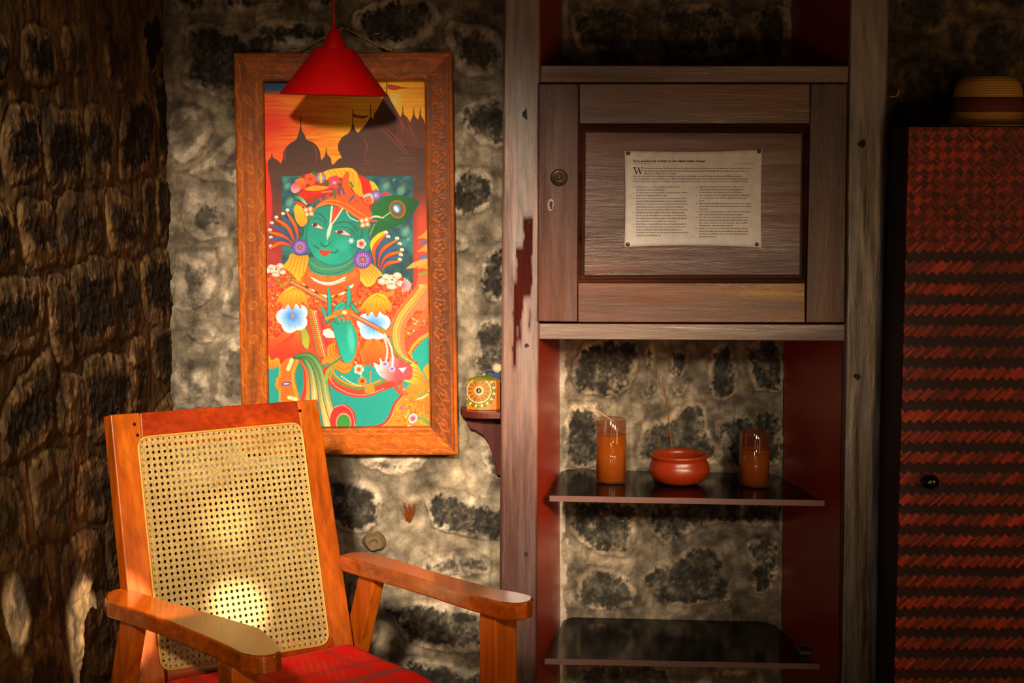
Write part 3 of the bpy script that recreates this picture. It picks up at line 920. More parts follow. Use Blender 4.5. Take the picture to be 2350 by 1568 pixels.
    for pts, w in (([(662, 640), (662, 540), (654, 452)], 24), ([(772, 600), (786, 520), (782, 436)], 26), ([(650, 668), (628, 610), (618, 575)], 20), ([(712, 668), (700, 600), (735, 552), (765, 560)], 26),
                   ([(742, 640), (732, 590), (760, 560)], 22), ([(805, 560), (825, 590), (848, 606)], 20)):
        c.line('B', pts, w + 5, (10, 96, 80), taper=(1, .45))
        c.line('B', pts, w - 2, (8, 152, 126), (30, 178, 146), taper=(1, .4))
    c.line('B', [(700, 618), (750, 604), (800, 612)], 34, (236, 120, 30))
    c.ell('B', 758, 608, 16, 12, (250, 214, 160))
    c.line('B', [(640, 648), (690, 632)], 20, (240, 140, 40))
    for i in range(3):
        c.poly('B', [(715 + i * 26, 640), (735 + i * 26, 640), (728 + i * 26, 676)], (236, 116, 40), curve=False)
    # bracelet and garland
    c.line('B', [(650, 985), (700, 1065), (800, 1115), (900, 1118), (1000, 1080), (1100, 1045)], 66, (206, 64, 40))
    c.line('B', [(665, 985), (710, 1050), (800, 1092), (900, 1096), (1000, 1058), (1080, 1030)], 12, (80, 150, 60))
    c.line('B', [(668, 965), (715, 1030), (800, 1075), (900, 1078), (990, 1045)], 12, (236, 150, 60))
    c.line('B', [(650, 1010), (700, 1082), (800, 1132), (905, 1136), (1010, 1098)], 6, (240, 200, 160), dots=3)
    c.line('B', [(640, 1040), (650, 990), (690, 950)], 22, (140, 170, 60))
    c.line('B', [(668, 1040), (672, 990), (700, 960)], 14, (240, 130, 30))
    c.poly('B', [(645, 830), (700, 798), (698, 850), (726, 888), (748, 930), (812, 935), (790, 990), (745, 1000), (685, 962), (650, 935), (612, 945), (618, 905), (645, 890)], (246, 140, 20), edge=(190, 80, 20))
    for pts in ([(665, 830), (675, 880), (720, 930)], [(685, 820), (692, 870), (735, 920)], [(700, 950), (750, 975), (800, 955)]):
        c.line('B', pts, 5, (196, 86, 20))
    c.line('B', [(660, 950), (700, 925), (738, 898)], 14, (40, 140, 80))
    for pts, col in (([(850, 820), (870, 900), (880, 960)], (240, 130, 40)), ([(830, 930), (855, 980), (870, 1040)], (240, 220, 190)), ([(925, 990), (925, 1060), (940, 1100)], (240, 130, 40)), ([(740, 1020), (800, 1060), (860, 1080)], (240, 200, 120))):
        c.line('B', pts, 12, col, dots=5)
    c.ell('B', 872, 1050, 28, 28, (240, 130, 30))
    c.ell('B', 872, 1050, 12, 12, (150, 60, 30))
    c.flower('B', 850, 975, 30, 5, (240, 120, 60), (236, 230, 200), (230, 100, 40), .4)
    c.poly('B', [(900, 1080), (940, 1075), (950, 1120), (890, 1125)], (246, 140, 40))
    c.line('B', [(1090, 1040), (1090, 1090), (1120, 1130)], 26, (214, 80, 50))
    # fish, pearls
    c.poly('F', [(740, 770), (800, 758), (850, 815), (900, 900), (955, 955), (955, 1005), (850, 1002), (700, 965), (665, 935), (690, 920), (760, 930), (745, 850)], (250, 190, 60), (246, 120, 30), grad=(700, 850, 950, 950))
    for y in (800, 850, 895):
        c.line('F', [(760, y), (830, y + 20), (900, y + 70)], 8, (230, 110, 40))
    c.poly('F', [(328, 748), (398, 775), (400, 695), (440, 742), (510, 730), (545, 670), (640, 730), (760, 790), (752, 930), (650, 942), (560, 962), (450, 930), (380, 870)], (236, 214, 200), (234, 84, 84), grad=(380, 800, 600, 860))
    c.poly('F', [(610, 812), (702, 798), (660, 862)], (240, 214, 206), curve=False)
    c.line('F', [(360, 850), (430, 862), (500, 855)], 6, (210, 140, 130))
    for pts in ([(432, 440), (475, 540), (485, 640), (462, 750)], [(455, 430), (520, 560), (545, 680), (540, 800)]):
        c.line('F', pts, 24, (236, 226, 206), dots=4.4)
    for x, y in ((458, 765), (538, 820)):
        c.ell('F', x, y, 34, 30, (120, 90, 150), (226, 206, 220))
    c.poly('F', [(890, 830), (955, 760), (955, 940)], (248, 150, 20))
    # garment bottom right
    c.poly('F', [(960, 1000), (960, 1500), (200, 1500), (300, 1470), (420, 1455), (510, 1370), (570, 1215), (650, 1120), (690, 1040), (760, 985), (860, 1000)], (236, 132, 26))
    for i in range(150):
        x, y = rnd.uniform(580, 950), rnd.uniform(1030, 1460)
        if x - 560 > (1400 - y) * .25:
            c.ell('F', x, y, rnd.uniform(8, 18), rnd.uniform(6, 14), rnd.choice([(250, 170, 50), (214, 90, 30), (250, 150, 30), (200, 70, 40), (250, 190, 90), (120, 130, 50)]), a=.7)
    for i in range(12):
        c.line('F', [(790 + i * 15, 1180), (800 + i * 14, 1250), (790 + i * 15, 1320)], 8, (210, 96, 20), a=.7)
    c.line('F', [(220, 1480), (410, 1452), (505, 1365), (565, 1215), (655, 1110)], 30, (206, 56, 40))
    c.line('F', [(260, 1486), (420, 1466), (520, 1375), (580, 1225), (660, 1125)], 8, (240, 200, 150), dots=2.6)
    c.line('F', [(820, 1160), (900, 1130), (960, 1060)], 14, (246, 210, 160))
    c.line('F', [(650, 1000), (640, 1060), (700, 1100)], 40, (216, 96, 60))
    c.ell('F', 772, 1375, 46, 56, (150, 60, 70), (236, 220, 220), rot=.5)
    c.ell('F', 645, 1255, 26, 22, (170, 100, 120))
    c.ell('F', 728, 1470, 26, 18, (190, 200, 220))
    c.line('F', [(840, 1370), (900, 1390), (950, 1430)], 44, (120, 140, 60))
    c.line('F', [(690, 1340), (730, 1310)], 24, (130, 160, 90))
    c.line('F', [(820, 1110), (960, 1080)], 20, (120, 140, 40))
    # medallion
    c.ell('B', 748, 1300, 84, 100, (206, 46, 40))
    c.ell('B', 748, 1300, 84, 100, (206, 46, 40))
    c.line('B', [(690, 1220), (745, 1206), (800, 1240), (820, 1310), (822, 1370)], 5, (240, 200, 170), dots=2.4)
    c.ell('B', 752, 1315, 50, 62, (236, 150, 120))
    c.ell('B', 752, 1320, 44, 56, (64, 140, 52))
    # canvas weave and brush grain
    c.img *= (1 + .035 * np.sin(X * 2.1) * np.sin(Y * 2.3) + .05 * fbm(X / 2.5, Y / 2.5, 77, 2))[..., None]
    c.img = 255 * (np.clip(c.img, 0, 255) / 255) ** 1.18
    c.img *= np.array([1.0, 1.03, 1.14])      # pigment colours, before the warm daylight tints them
    g = c.img.mean(-1, keepdims=True)
    return np.clip(g + (c.img - g) * 1.06, 0, 255)
# ------------------------------------------------------------------ the setting
WALL_Y, POST_Y, NICHE_Y, LEFT_X = 3.90, 3.80, 4.16, -.752

# stones traced round their edges: (outline, darkness of the bare core, core inset in metres)
BACK = [
 ([(430,55),(500,50),(560,72),(640,66),(660,230),(540,237),(470,212),(420,200),(415,160),(428,120)],.9,.016),
 ([(388,262),(425,243),(480,262),(485,290),(470,330),(420,377),(393,350)],.45,.02),([(600,330),(545,312),(510,330),(450,385),(445,410),(600,412)],.6,.02),
 ([(425,435),(470,432),(520,445),(530,480),(525,545),(440,550),(415,500)],.75,.026),([(405,585),(480,580),(498,590),(490,660),(460,700),(402,705)],.6,.028),
 ([(550,600),(640,610),(640,730),(530,728),(510,700),(525,650)],.4,.02),([(435,745),(480,742),(495,770),(470,790),(437,775)],.3,.014),
 ([(410,825),(465,815),(475,860),(480,930),(405,935)],.5,.02),([(510,790),(560,765),(650,780),(650,925),(505,930),(500,860)],.55,.022),
 ([(400,-12),(470,-20),(480,20),(420,30)],.9,.008),([(480,0),(560,-20),(635,-10),(640,16),(560,30),(490,24)],.9,.008),([(592,50),(690,42),(760,60),(755,108),(640,112),(596,100)],.85,.014),
 ([(820,22),(900,-8),(990,5),(1002,60),(960,108),(850,108),(815,70)],.95,.012),([(690,-40),(780,-30),(770,8),(700,20)],.8,.01),([(1020,60),(1060,45),(1140,70),(1160,160),(1085,180),(1045,150)],.8,.016),
 ([(1050,262),(1090,232),(1160,222),(1160,335),(1090,318)],.95,.007),([(1036,396),(1100,390),(1132,420),(1127,478),(1036,497)],.95,.008),([(1030,540),(1060,540),(1072,560),(1056,580),(1030,578)],.8,.006),
 ([(1112,590),(1165,568),(1165,684),(1105,672)],.95,.006),([(1102,742),(1165,732),(1165,862),(1094,862)],.95,.006),([(1100,1040),(1150,1042),(1150,1100),(1118,1092)],.8,.008),
 ([(752,1112),(820,1100),(866,1126),(880,1190),(850,1215),(780,1217),(748,1180)],.95,.010),([(985,1132),(1040,1133),(1100,1155),(1185,1172),(1180,1236),(1090,1236),(1000,1216),(985,1180)],.95,.007),
 ([(830,1056),(960,1052),(974,1070),(920,1092),(850,1080)],.7,.01),([(890,1390),(980,1378),(1080,1392),(1145,1410),(1145,1482),(1060,1500),(950,1478),(915,1440)],.95,.010),
 ([(1020,1272),(1110,1282),(1122,1318),(1040,1320),(965,1306)],.7,.008),([(800,1350),(850,1355),(862,1470),(800,1470)],.6,.012),([(900,1520),(1060,1530),(1140,1560),(1140,1680),(900,1680)],.9,.01),
 ([(560,960),(690,950),(700,1060),(580,1080)],.6,.02),([(420,960),(540,970),(530,1080),(420,1070)],.6,.02),([(430,1110),(560,1110),(560,1230),(430,1240)],.6,.02),([(590,1110),(720,1100),(720,1220),(600,1240)],.7,.02),
 ([(420,1270),(580,1270),(590,1400),(430,1400)],.7,.02),([(620,1270),(760,1260),(770,1400),(640,1400)],.7,.02),([(430,1440),(600,1440),(600,1590),(430,1590)],.7,.02),([(640,1440),(780,1440),(790,1600),(640,1600)],.7,.02),
 ([(2070,-30),(2180,-20),(2190,50),(2110,85),(2066,60)],.9,.01),([(2215,60),(2340,50),(2370,150),(2290,175),(2222,160)],.9,.012),([(2062,150),(2150,140),(2180,200),(2170,285),(2070,272)],.9,.012),([(2215,-60),(2350,-60),(2350,20),(2230,25)],.9,.012),
]
NICHE = [
 ([(1330,800),(1420,775),(1465,800),(1455,850),(1430,905),(1385,912),(1322,888)],1,.003),([(1545,812),(1582,812),(1568,866),(1540,862)],1,.002),([(1640,800),(1672,790),(1692,880),(1690,905),(1650,922),(1625,875),(1622,840)],1,.004),
 ([(1718,790),(1785,780),(1794,890),(1735,896),(1716,850)],1,.004),([(1300,940),(1330,925),(1380,945),(1385,1062),(1300,1062)],1,.006),([(1470,985),(1520,960),(1560,935),(1612,925),(1628,985),(1650,1062),(1480,1072)],.9,.008),
 ([(1642,962),(1735,948),(1792,955),(1792,1062),(1700,1090),(1662,1030)],1,.006),([(1465,895),(1495,882),(1500,908),(1475,915)],.8,.003),([(1478,800),(1500,790),(1502,850),(1480,840)],.9,.003),([(1545,885),(1575,880),(1570,905),(1548,905)],.6,.002),
 ([(1306,1150),(1458,1150),(1452,1240),(1432,1278),(1360,1262),(1312,1225)],.95,.006),([(1500,1150),(1795,1150),(1792,1205),(1650,1205),(1560,1235),(1515,1242)],.95,.006),([(1485,1315),(1575,1265),(1640,1256),(1668,1305),(1684,1352),(1660,1384),(1525,1388),(1492,1350)],.85,.006),
 ([(1712,1245),(1780,1240),(1776,1350),(1738,1366),(1722,1300)],1,.004),([(1328,1335),(1360,1305),(1430,1322),(1464,1368),(1440,1396),(1335,1392)],.9,.006),([(1345,1530),(1470,1525),(1535,1540),(1530,1640),(1350,1640)],.7,.008),
 ([(1600,1560),(1740,1540),(1740,1660),(1600,1660)],.6,.01),([(1312,36),(1380,16),(1462,45),(1440,108),(1332,118)],.9,.006),([(1520,24),(1640,12),(1702,60),(1662,128),(1545,118)],.9,.008),([(1730,30),(1812,20),(1812,130),(1742,130)],.9,.006),
]
LEFT = [
 ([(55,70),(100,60),(120,100),(128,180),(90,198),(52,165)],1,.012),([(-40,80),(8,90),(14,190),(-40,200)],1,.012),([(150,60),(195,58),(203,150),(165,168),(143,110)],.5,.02),([(240,80),(275,70),(287,185),(262,202),(244,150)],.7,.012),([(325,50),(360,28),(366,150),(335,160)],1,.012),
 ([(12,262),(75,248),(87,300),(82,402),(12,408)],1,.018),([(98,262),(165,258),(186,300),(186,422),(108,420)],.95,.022),([(195,250),(240,252),(258,300),(254,402),(200,414)],.8,.022),([(285,232),(332,222),(350,270),(346,370),(292,410),(270,388)],1,.018),([(355,198),(380,196),(386,350),(362,358)],.8,.014),
 ([(38,472),(90,458),(122,490),(134,592),(100,610),(54,596)],.85,.028),([(-40,470),(24,480),(34,602),(-40,620)],.9,.02),([(135,455),(200,440),(226,480),(228,560),(160,610),(133,588)],.6,.03),([(243,445),(275,442),(322,490),(322,575),(256,582)],.7,.026),([(328,420),(350,416),(346,520),(330,530)],.7,.012),([(357,410),(385,430),(393,545),(362,540)],.8,.012),
 ([(-40,662),(60,638),(100,650),(95,720),(78,792),(-40,820)],.8,.03),([(108,645),(145,638),(163,690),(163,818),(130,832),(110,740)],.5,.022),([(172,610),(235,593),(260,640),(265,760),(180,812),(168,700)],.9,.026),([(272,600),(310,604),(316,720),(292,777),(273,770)],.9,.018),([(322,602),(370,573),(397,600),(400,720),(372,747),(330,720)],.9,.022),
 ([(2,960),(30,900),(105,800),(117,850),(117,980),(60,1042),(8,1062)],.95,.020),([(135,870),(160,853),(191,880),(193,960),(152,998),(130,970)],.25,.04),([(196,832),(280,815),(302,850),(302,930),(242,1012),(200,992)],.8,.03),([(300,785),(330,783),(342,900),(320,947),(302,930)],.6,.02),([(345,760),(386,748),(393,850),(360,867)],.7,.02),
 ([(-40,1120),(35,1113),(62,1250),(42,1302),(-40,1300)],.6,.03),([(75,1052),(155,1038),(166,1100),(157,1222),(90,1234),(76,1150)],.35,.034),([(180,1076),(245,1063),(257,1180),(182,1187)],.6,.026),([(22,1292),(90,1270),(112,1340),(102,1440),(32,1482),(10,1380)],.6,.03),([(150,1252),(210,1218),(237,1260),(222,1340),(160,1392),(140,1340)],.5,.03),
 ([(242,1182),(275,1178),(282,1330),(252,1332)],.6,.02),([(162,1402),(250,1362),(280,1530),(180,1538)],.25,.04),([(-60,1400),(0,1390),(20,1500),(-60,1520)],.5,.03),([(60,1490),(140,1470),(152,1620),(60,1630)],.6,.03),([(290,870),(340,960),(390,900),(392,1000),(300,1060)],.7,.03),
 ([(-60,860),(-20,850),(-20,1050),(-60,1070)],.8,.02),
]


def stone_surface(name, Pfun, Aax, Bax, stones, to_ab, nrm, seed, mort, rim, core, amp=.006, rimk=1.0, post=None, autofill=None, mortar_depth=0.0):
    """a rubble wall: plane coordinates A (along) and B (up); every traced stone bulges out of the mortar"""
    A, B = np.meshgrid(Aax, Bax)
    A2 = A + .009 * fbm(A / .05, B / .05, seed, 3) + .0045 * fbm(A / .012, B / .012, seed + 3, 3)
    B2 = B + .009 * fbm(A / .05 + 9, B / .05, seed + 7, 3) + .0045 * fbm(A / .012 + 5, B / .012, seed + 11, 3)
    sd = np.full(A.shape, -.05)
    cr = np.full(A.shape, -1.0)
    tone = np.zeros(A.shape)
    rnd = random.Random(seed)
    polys = [([to_ab(*p) for p in s[0]], s[1], s[2]) for s in stones]
    if autofill:
        a0, a1, b0, b1, keep = autofill
        b = b0
        while b < b1:
            hh = rnd.uniform(.13, .2)
            a = a0 - rnd.uniform(0, .1)
            while a < a1:
                ww = rnd.uniform(.12, .26)
                if keep(a + ww / 2, b + hh / 2):
                    polys.append(([(a + .02 + rnd.uniform(0, .02), b + .02), (a + ww * .5, b + .01), (a + ww - .02, b + .02 + rnd.uniform(0, .02)), (a + ww - .01, b + hh * .5), (a + ww - .02, b + hh - .02),
                                   (a + ww * .5, b + hh - .01), (a + .02, b + hh - .02), (a + .01, b + hh * .5)], rnd.uniform(.5, 1), .018))
                a += ww
            b += hh
    for pts, dk, inset in polys:
        pts = smooth_pts(pts, True, 3)
        x0, y0 = pts.min(0) - .05
        x1, y1 = pts.max(0) + .05
        i0, i1 = np.searchsorted(Bax, (y0, y1))
        j0, j1 = np.searchsorted(Aax, (x0, x1))
        if i1 - i0 < 2 or j1 - j0 < 2:
            continue
        sl = (slice(i0, i1), slice(j0, j1))
        s = poly_sdf(A2[sl], B2[sl], pts)
        t = rnd.uniform(-1, 1)
        up = s > sd[sl]
        sd[sl] = np.where(up, s, sd[sl])
        tone[sl] = np.where(up & (s > -.01), t, tone[sl])
        mott = fbm(A[sl] / .022 + t * 7, B[sl] / .03, seed + 19, 4)
        fine = fbm(A[sl] / .006 + t * 5, B[sl] / .007, seed + 23, 3)
        cc = (s - inset + .016 * mott + .010 * fine) / .011
        cr[sl] = np.where(up, np.clip(cc, 0, 1) * dk * np.clip(.86 + .5 * mott + .45 * fine, .25, 1), cr[sl])
    cr = np.clip(cr, 0, 1)
    inside = np.clip(sd / .006 + .5, 0, 1)
    lump = fbm(A / .09, B / .09, seed + 31, 4)
    grain = fbm(A / .014, B / .014, seed + 37, 4)
    streak = fbm(A / .1, B / .018, seed + 41, 3)
    ht = amp * (np.clip(sd / .03, 0, 1) ** .55) + .002 * inside - .0025 * np.exp(-((sd + .004) / .004) ** 2) - mortar_depth
    ht = ht * (.3 + .7 * rimk) + .005 * lump + .0016 * grain + inside * (.003 * streak + .0022 * np.abs(grain)) + .0022 * cr * grain
    colr = (np.array(mort) * (1 + .16 * lump + .12 * grain)[..., None]) * (1 - inside[..., None]) + (np.array(rim) * (1 + .14 * lump + .14 * grain + .1 * tone)[..., None]) * inside[..., None]
    colr = colr * (1 - cr[..., None]) + (np.array(core) * (1 + .5 * grain + .2 * tone)[..., None]) * cr[..., None]
    rid = 1 - np.abs(fbm(A / .05 + 3, B / .035, seed + 61, 4)) * 5
    rid2 = 1 - np.abs(fbm(A / .03 + 3, B / .05, seed + 67, 4)) * 5
    sm_ = (np.clip(rid, 0, 1) * .14 * (1 - cr))[..., None]
    colr = colr * (1 - sm_) + np.array([214, 198, 170]) * sm_ * rimk
    colr *= (1 - (np.clip(rid2, 0, 1) * .16 * (1 - cr * .6)))[..., None]
    mot = fbm(A / .03, B / .03, seed + 71, 5) + (fbm(A / .03, B / .16, seed + 73, 4) if rimk < 1 else fbm(A / .09, B / .09, seed + 75, 3) * .6)
    colr *= (1 + .5 * mot * (1 - .5 * cr))[..., None]
    seam = np.exp(-((sd + .005) / .0035) ** 2) * np.clip(.5 + lump * 1.5, 0, 1) * .16
    colr *= (1 - seam)[..., None]
    # crumbs of whitewash and lichen
    sp = (vnoise(A / .007, B / .007, seed + 51) > .965) & (vnoise(A / .05, B / .05, seed + 53) > .5)
    colr = np.where(sp[..., None], np.array([176, 160, 130]), colr)
    if post:
        colr = post(A, B, colr)
    Pw = Pfun(A, B) + ht[..., None] * np.array(nrm)
    return grid_mesh(name, Pw, colr), Pw


def axis(*segs):
    out = []
    for a, b, st in segs:
        out.append(np.arange(a, b, st))
    out.append([segs[-1][1]])
    return np.concatenate(out)


MORT, RIM, CORE = (150, 135, 114), (188, 170, 148), (58, 54, 48)

AX = axis((LEFT_X - .02, .03, .0023))
BXz = axis((0, .12, .02), (.12, 1.85, .0024), (1.85, 2.7, .02))
pf = lambda A, B: np.stack([A, np.full_like(A, WALL_Y), B], -1)
ab = lambda px, py: (lambda p: (p.x, p.z))(UY(px, py, WALL_Y))
me, _ = stone_surface('wall_back', pf, AX, BXz, [s for s in BACK if s[0][0][0] < 1300], ab, (0, -1, 0), 5, MORT, RIM, CORE,
                      autofill=(LEFT_X, 0, 0, 2.7, lambda a, b: b > 1.78 or b < .08))
link_mesh('wall_back', me, M['stone'], smooth=True)
tag(bpy.data.objects['wall_back'], kind='structure')
AX = axis((.775, 1.25, .003), (1.25, 2.2, .02))
BXz = axis((0, 1.2, .03), (1.2, 1.85, .003), (1.85, 2.7, .02))
me, _ = stone_surface('wall_back', pf, AX, BXz, [s for s in BACK if s[0][0][0] > 1300], ab, (0, -1, 0), 8, (96, 80, 58), (110, 92, 66), CORE,
                      autofill=(.76, 2.2, 0, 2.7, lambda a, b: a > 1.2 or b < 1.2))
tag(link_mesh('wall_back', me, M['stone'], smooth=True), kind='structure')
AX = axis((.06, .66, .0025))
BXz = axis((0, .04, .02), (.04, 1.75, .0025), (1.75, 2.7, .02))
pf = lambda A, B: np.stack([A, np.full_like(A, NICHE_Y + .006), B], -1)
ab = lambda px, py: (lambda p: (p.x, p.z))(UY(px, py, NICHE_Y))
def niche_edges(A, B, c):
    px = to_px(A, np.full_like(A, NICHE_Y), B)[0]
    m = np.clip((1300 - px + 9 * fbm(A / .02, B / .04, 301, 4) * 2) / 3, 0, 1) * np.clip(1.2 * fbm(A / .1, B / .12, 303, 3) + .7, 0, 1)
    m = np.maximum(m, np.clip((px - 1791 + 8 * fbm(A / .02, B / .04, 305, 4) * 2) / 3, 0, 1) * .5)[..., None]
    return c * (1 - m) + np.array([206, 186, 166]) * m


me, _ = stone_surface('wall_niche', pf, AX, BXz, NICHE, ab, (0, -1, 0), 11, (136, 122, 102), (176, 156, 130), (56, 54, 46), amp=.004, post=niche_edges)
tag(link_mesh('wall_niche', me, M['stone'], smooth=True), kind='structure')
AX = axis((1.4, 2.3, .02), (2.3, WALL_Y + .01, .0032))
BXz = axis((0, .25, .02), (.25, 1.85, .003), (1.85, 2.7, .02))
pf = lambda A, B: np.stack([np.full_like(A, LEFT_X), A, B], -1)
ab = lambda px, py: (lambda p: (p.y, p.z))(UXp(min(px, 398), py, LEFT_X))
me, _ = stone_surface('wall_left', pf, AX, BXz, LEFT, ab, (1, 0, 0), 14, (112, 84, 50), (136, 106, 68), (26, 20, 14), amp=.005, rimk=.55,  # wall's dimness put into its colours: stone palette darkened
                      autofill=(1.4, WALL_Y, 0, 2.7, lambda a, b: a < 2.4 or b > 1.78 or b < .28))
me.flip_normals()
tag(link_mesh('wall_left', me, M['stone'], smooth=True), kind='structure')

mf = Mat('red_oxide_floor', .4)
mf.color(mf.ramp(mf.noise(6, 6), [(.3, (70, 26, 16)), (.7, (96, 38, 22))]))
mf.bump(mf.noise(40, 4), .1, .002)
bm = bmesh.new(); boxb(bm, (-.9, -2.5, -.1), (2.2, 4.5, 0)); tag(from_bm('floor', bm, mf.m), kind='structure')
mc = plain('dark_timber_ceiling', (60, 44, 32), .8, .2)
bm = bmesh.new(); boxb(bm, (-.9, .2, 2.68), (2.2, 4.5, 2.78)); tag(from_bm('ceiling', bm, mc), kind='structure')
# ------------------------------------------------------------------ built-in cupboard in the wall niche
cup = thing('built_in_cupboard', (.36, POST_Y, 0), 'tall built-in niche cupboard with brown painted posts, dark panelled door and open black shelves', 'cupboard')


def lerp_edge(pts, y):
    ys = [p[1] for p in pts]
    xs = [p[0] for p in pts]
    if y <= ys[0]:
        return xs[0] + (y - ys[0]) * (xs[1] - xs[0]) / (ys[1] - ys[0])
    if y >= ys[-1]:
        return xs[-1] + (y - ys[-1]) * (xs[-1] - xs[-2]) / (ys[-1] - ys[-2])
    return float(np.interp(y, ys, xs))


LP_L = [(1155, 0), (1152, 600), (1145, 1568)]
LP_R = [(1241, 0), (1237, 780), (1231, 1568)]
RP_L = [(1949, 0), (1944, 400), (1939, 785), (1928, 1568)]
RP_R = [(2041, 0), (2036, 300), (2027, 900), (2017, 1568)]


def board(name, left, right, y0, y1, Y, thick, mat, parent, colf, step=4, seed=0):
    """a sawn board whose slightly uneven face carries its paint; sides and back close it"""
    ys = np.arange(y0, y1 + step, step).astype(float)
    n = 22
    P = np.zeros((len(ys), n, 3))
    C = np.zeros((len(ys), n, 3))
    for i, y in enumerate(ys):
        xl, xr = lerp_edge(left, y), lerp_edge(right, y)
        for j in range(n):
            x = xl + (xr - xl) * j / (n - 1)
            P[i, j] = UY(x, y, Y)
            C[i, j] = (x, y, j / (n - 1))
    px, py, u = C[..., 0], C[..., 1], C[..., 2]
    edge = np.minimum(u, 1 - u) * (n - 1)
    P[..., 1] += .0016 * fbm(px / 20, py / 160, seed, 3) + np.where(edge < 1, .003, 0)
    col = colf(px, py)
    front = P
    back = P[:, [0, -1]].copy()
    back[..., 1] = Y + thick
    full = np.concatenate([back[:, :1], front, back[:, 1:]], 1)
    cf = np.concatenate([col[:, :1], col, col[:, -1:]], 1)
    return link_mesh(name, grid_mesh(name, full, cf), mat, parent, smooth=False)


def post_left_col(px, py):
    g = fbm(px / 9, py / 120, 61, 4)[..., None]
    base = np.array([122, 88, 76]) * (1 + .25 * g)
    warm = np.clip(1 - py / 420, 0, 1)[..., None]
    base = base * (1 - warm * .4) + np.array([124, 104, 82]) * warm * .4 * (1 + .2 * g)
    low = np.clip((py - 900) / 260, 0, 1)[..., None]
    base = base * (1 - low) + np.array([74, 42, 36]) * low * (1 + .1 * g)  # armrest shadow painted in: post colour darkens towards its foot
    # dark red runs in the old paint
    wob = 3 * fbm(px / 6, py / 40, 63, 3)
    for x0, x1, y0, y1 in ((1176, 1186, 640, 850), (1184, 1202, 560, 720), (1200, 1222, 490, 690), (1186, 1198, 690, 790), (1212, 1220, 700, 760)):
        m = np.clip(np.minimum(np.minimum(px + wob - x0, x1 - px - wob) / 2, np.minimum(py - y0, y1 - py) / 25) + .4, 0, 1)[..., None]
        base = base * (1 - m) + np.array([66, 18, 9]) * m
    return base


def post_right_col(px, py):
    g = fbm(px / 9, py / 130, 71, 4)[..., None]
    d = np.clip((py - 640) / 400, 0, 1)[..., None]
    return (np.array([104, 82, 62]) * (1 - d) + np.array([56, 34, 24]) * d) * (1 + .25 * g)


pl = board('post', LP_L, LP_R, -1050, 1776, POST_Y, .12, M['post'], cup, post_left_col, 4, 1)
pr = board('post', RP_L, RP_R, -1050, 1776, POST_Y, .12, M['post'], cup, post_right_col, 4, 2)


def pslab(name, px, Y, thick, mat, parent, bevel=.002, **k):
    return slab(name, [UY(x, y, Y) for x, y in px], (0, thick, 0), mat, parent, bevel, **k)


pslab('upper_rail', [(1241, 150), (1949, 151), (1947, 191), (1240, 190)], POST_Y + .004, .10, M['rail'], cup)
pslab('lower_rail', [(1237, 743), (1940, 745), (1939, 783), (1237, 779)], POST_Y + .004, .10, M['rail'], cup)
# dark knots and old nail holes
for par, kx, ky, rx, ry in ((pl, 1207, 262, 10, 12), (pl, 1209, 793, 6, 6), (pl, 1208, 1273, 6, 6), (pl, 1216, 508, 4, 6), (pr, 1978, 331, 12, 9), (pr, 1968, 865, 9, 9), (pr, 1960, 1392, 5, 4)):
    c = UY(kx, ky, POST_Y - .0005)
    bm = bmesh.new()
    rn = random.Random(kx)
    out = []
    for k_ in range(12):
        a = k_ * math.tau / 12
        q = rn.uniform(.6, 1.15) / F * 3.85
        out.append(c + Vector((rx * q * math.cos(a), 0, ry * q * math.sin(a))))
    prism(bm, out, (0, .004, 0))
    from_bm('knot', bm, M['dark'], par)
# the niche's red side boards, splayed inwards, a top board under the door and a floor board above it


def side(xf0, xb0, y0, xf1, xb1, y1, s):
    p = [UY(xf0, y0, POST_Y + .012), UY(xf1, y1, POST_Y + .012), UY(xb1, y1, NICHE_Y), UY(xb0, y0, NICHE_Y)]
    slab('side_panel', p, (.018 * s, 0, 0), M['red'], cup, .001)


side(1241, 1294, -420, 1240, 1290, 172, -1)
side(1237, 1284, 765, 1228, 1286, 1745, -1)
side(1949, 1822, -420, 1947, 1816, 172, 1)
side(1935, 1799, 765, 1924, 1792, 1745, 1)
zt = UY(1500, 172, POST_Y).z
zb_ = UY(1500, 762, POST_Y).z
bm = bmesh.new(); boxb(bm, (.04, POST_Y + .03, zt - .012), (.74, NICHE_Y, zt + .006)); from_bm('compartment_floor', bm, M['red'], cup)
bm = bmesh.new(); boxb(bm, (.04, POST_Y + .03, zb_ - .006), (.74, NICHE_Y, zb_ + .012)); from_bm('compartment_ceiling', bm, M['red'], cup)
# thin dark strip between boards and right post
pslab('dark_strip', [(1934, 784), (1941, 784), (1930, 1745), (1923, 1745)], POST_Y + .01, .05, M['dark'], cup, .0005)

# door: four boards, a moulding and a panel
DY = POST_Y - .012
door = from_bm('door', (lambda b: (prism(b, [UY(x, y, DY + .014) for x, y in [(1238, 194), (1943, 194), (1938, 740), (1236, 738)]], (0, .012, 0)), b)[1])(bmesh.new()), M['dark'], cup)
pslab('door_stile', [(1236, 192), (1328, 192), (1325, 739), (1234, 738)], DY, .022, M['door'], door)
pslab('door_stile', [(1860, 192), (1945, 192), (1938, 741), (1849, 741)], DY, .022, M['door'], door)
pslab('door_crosspiece', [(1329, 192), (1859, 192), (1859, 285), (1329, 285)], DY, .022, M['door_x'], door)
pslab('door_crosspiece', [(1326, 649), (1848, 649), (1848, 741), (1326, 740)], DY, .022, M['door_x'], door)
inner = [(1329, 286), (1859, 286), (1849, 648), (1326, 648)]
inn2 = [(1339, 298), (1845, 301), (1840, 636), (1336, 637)]
bm = bmesh.new()
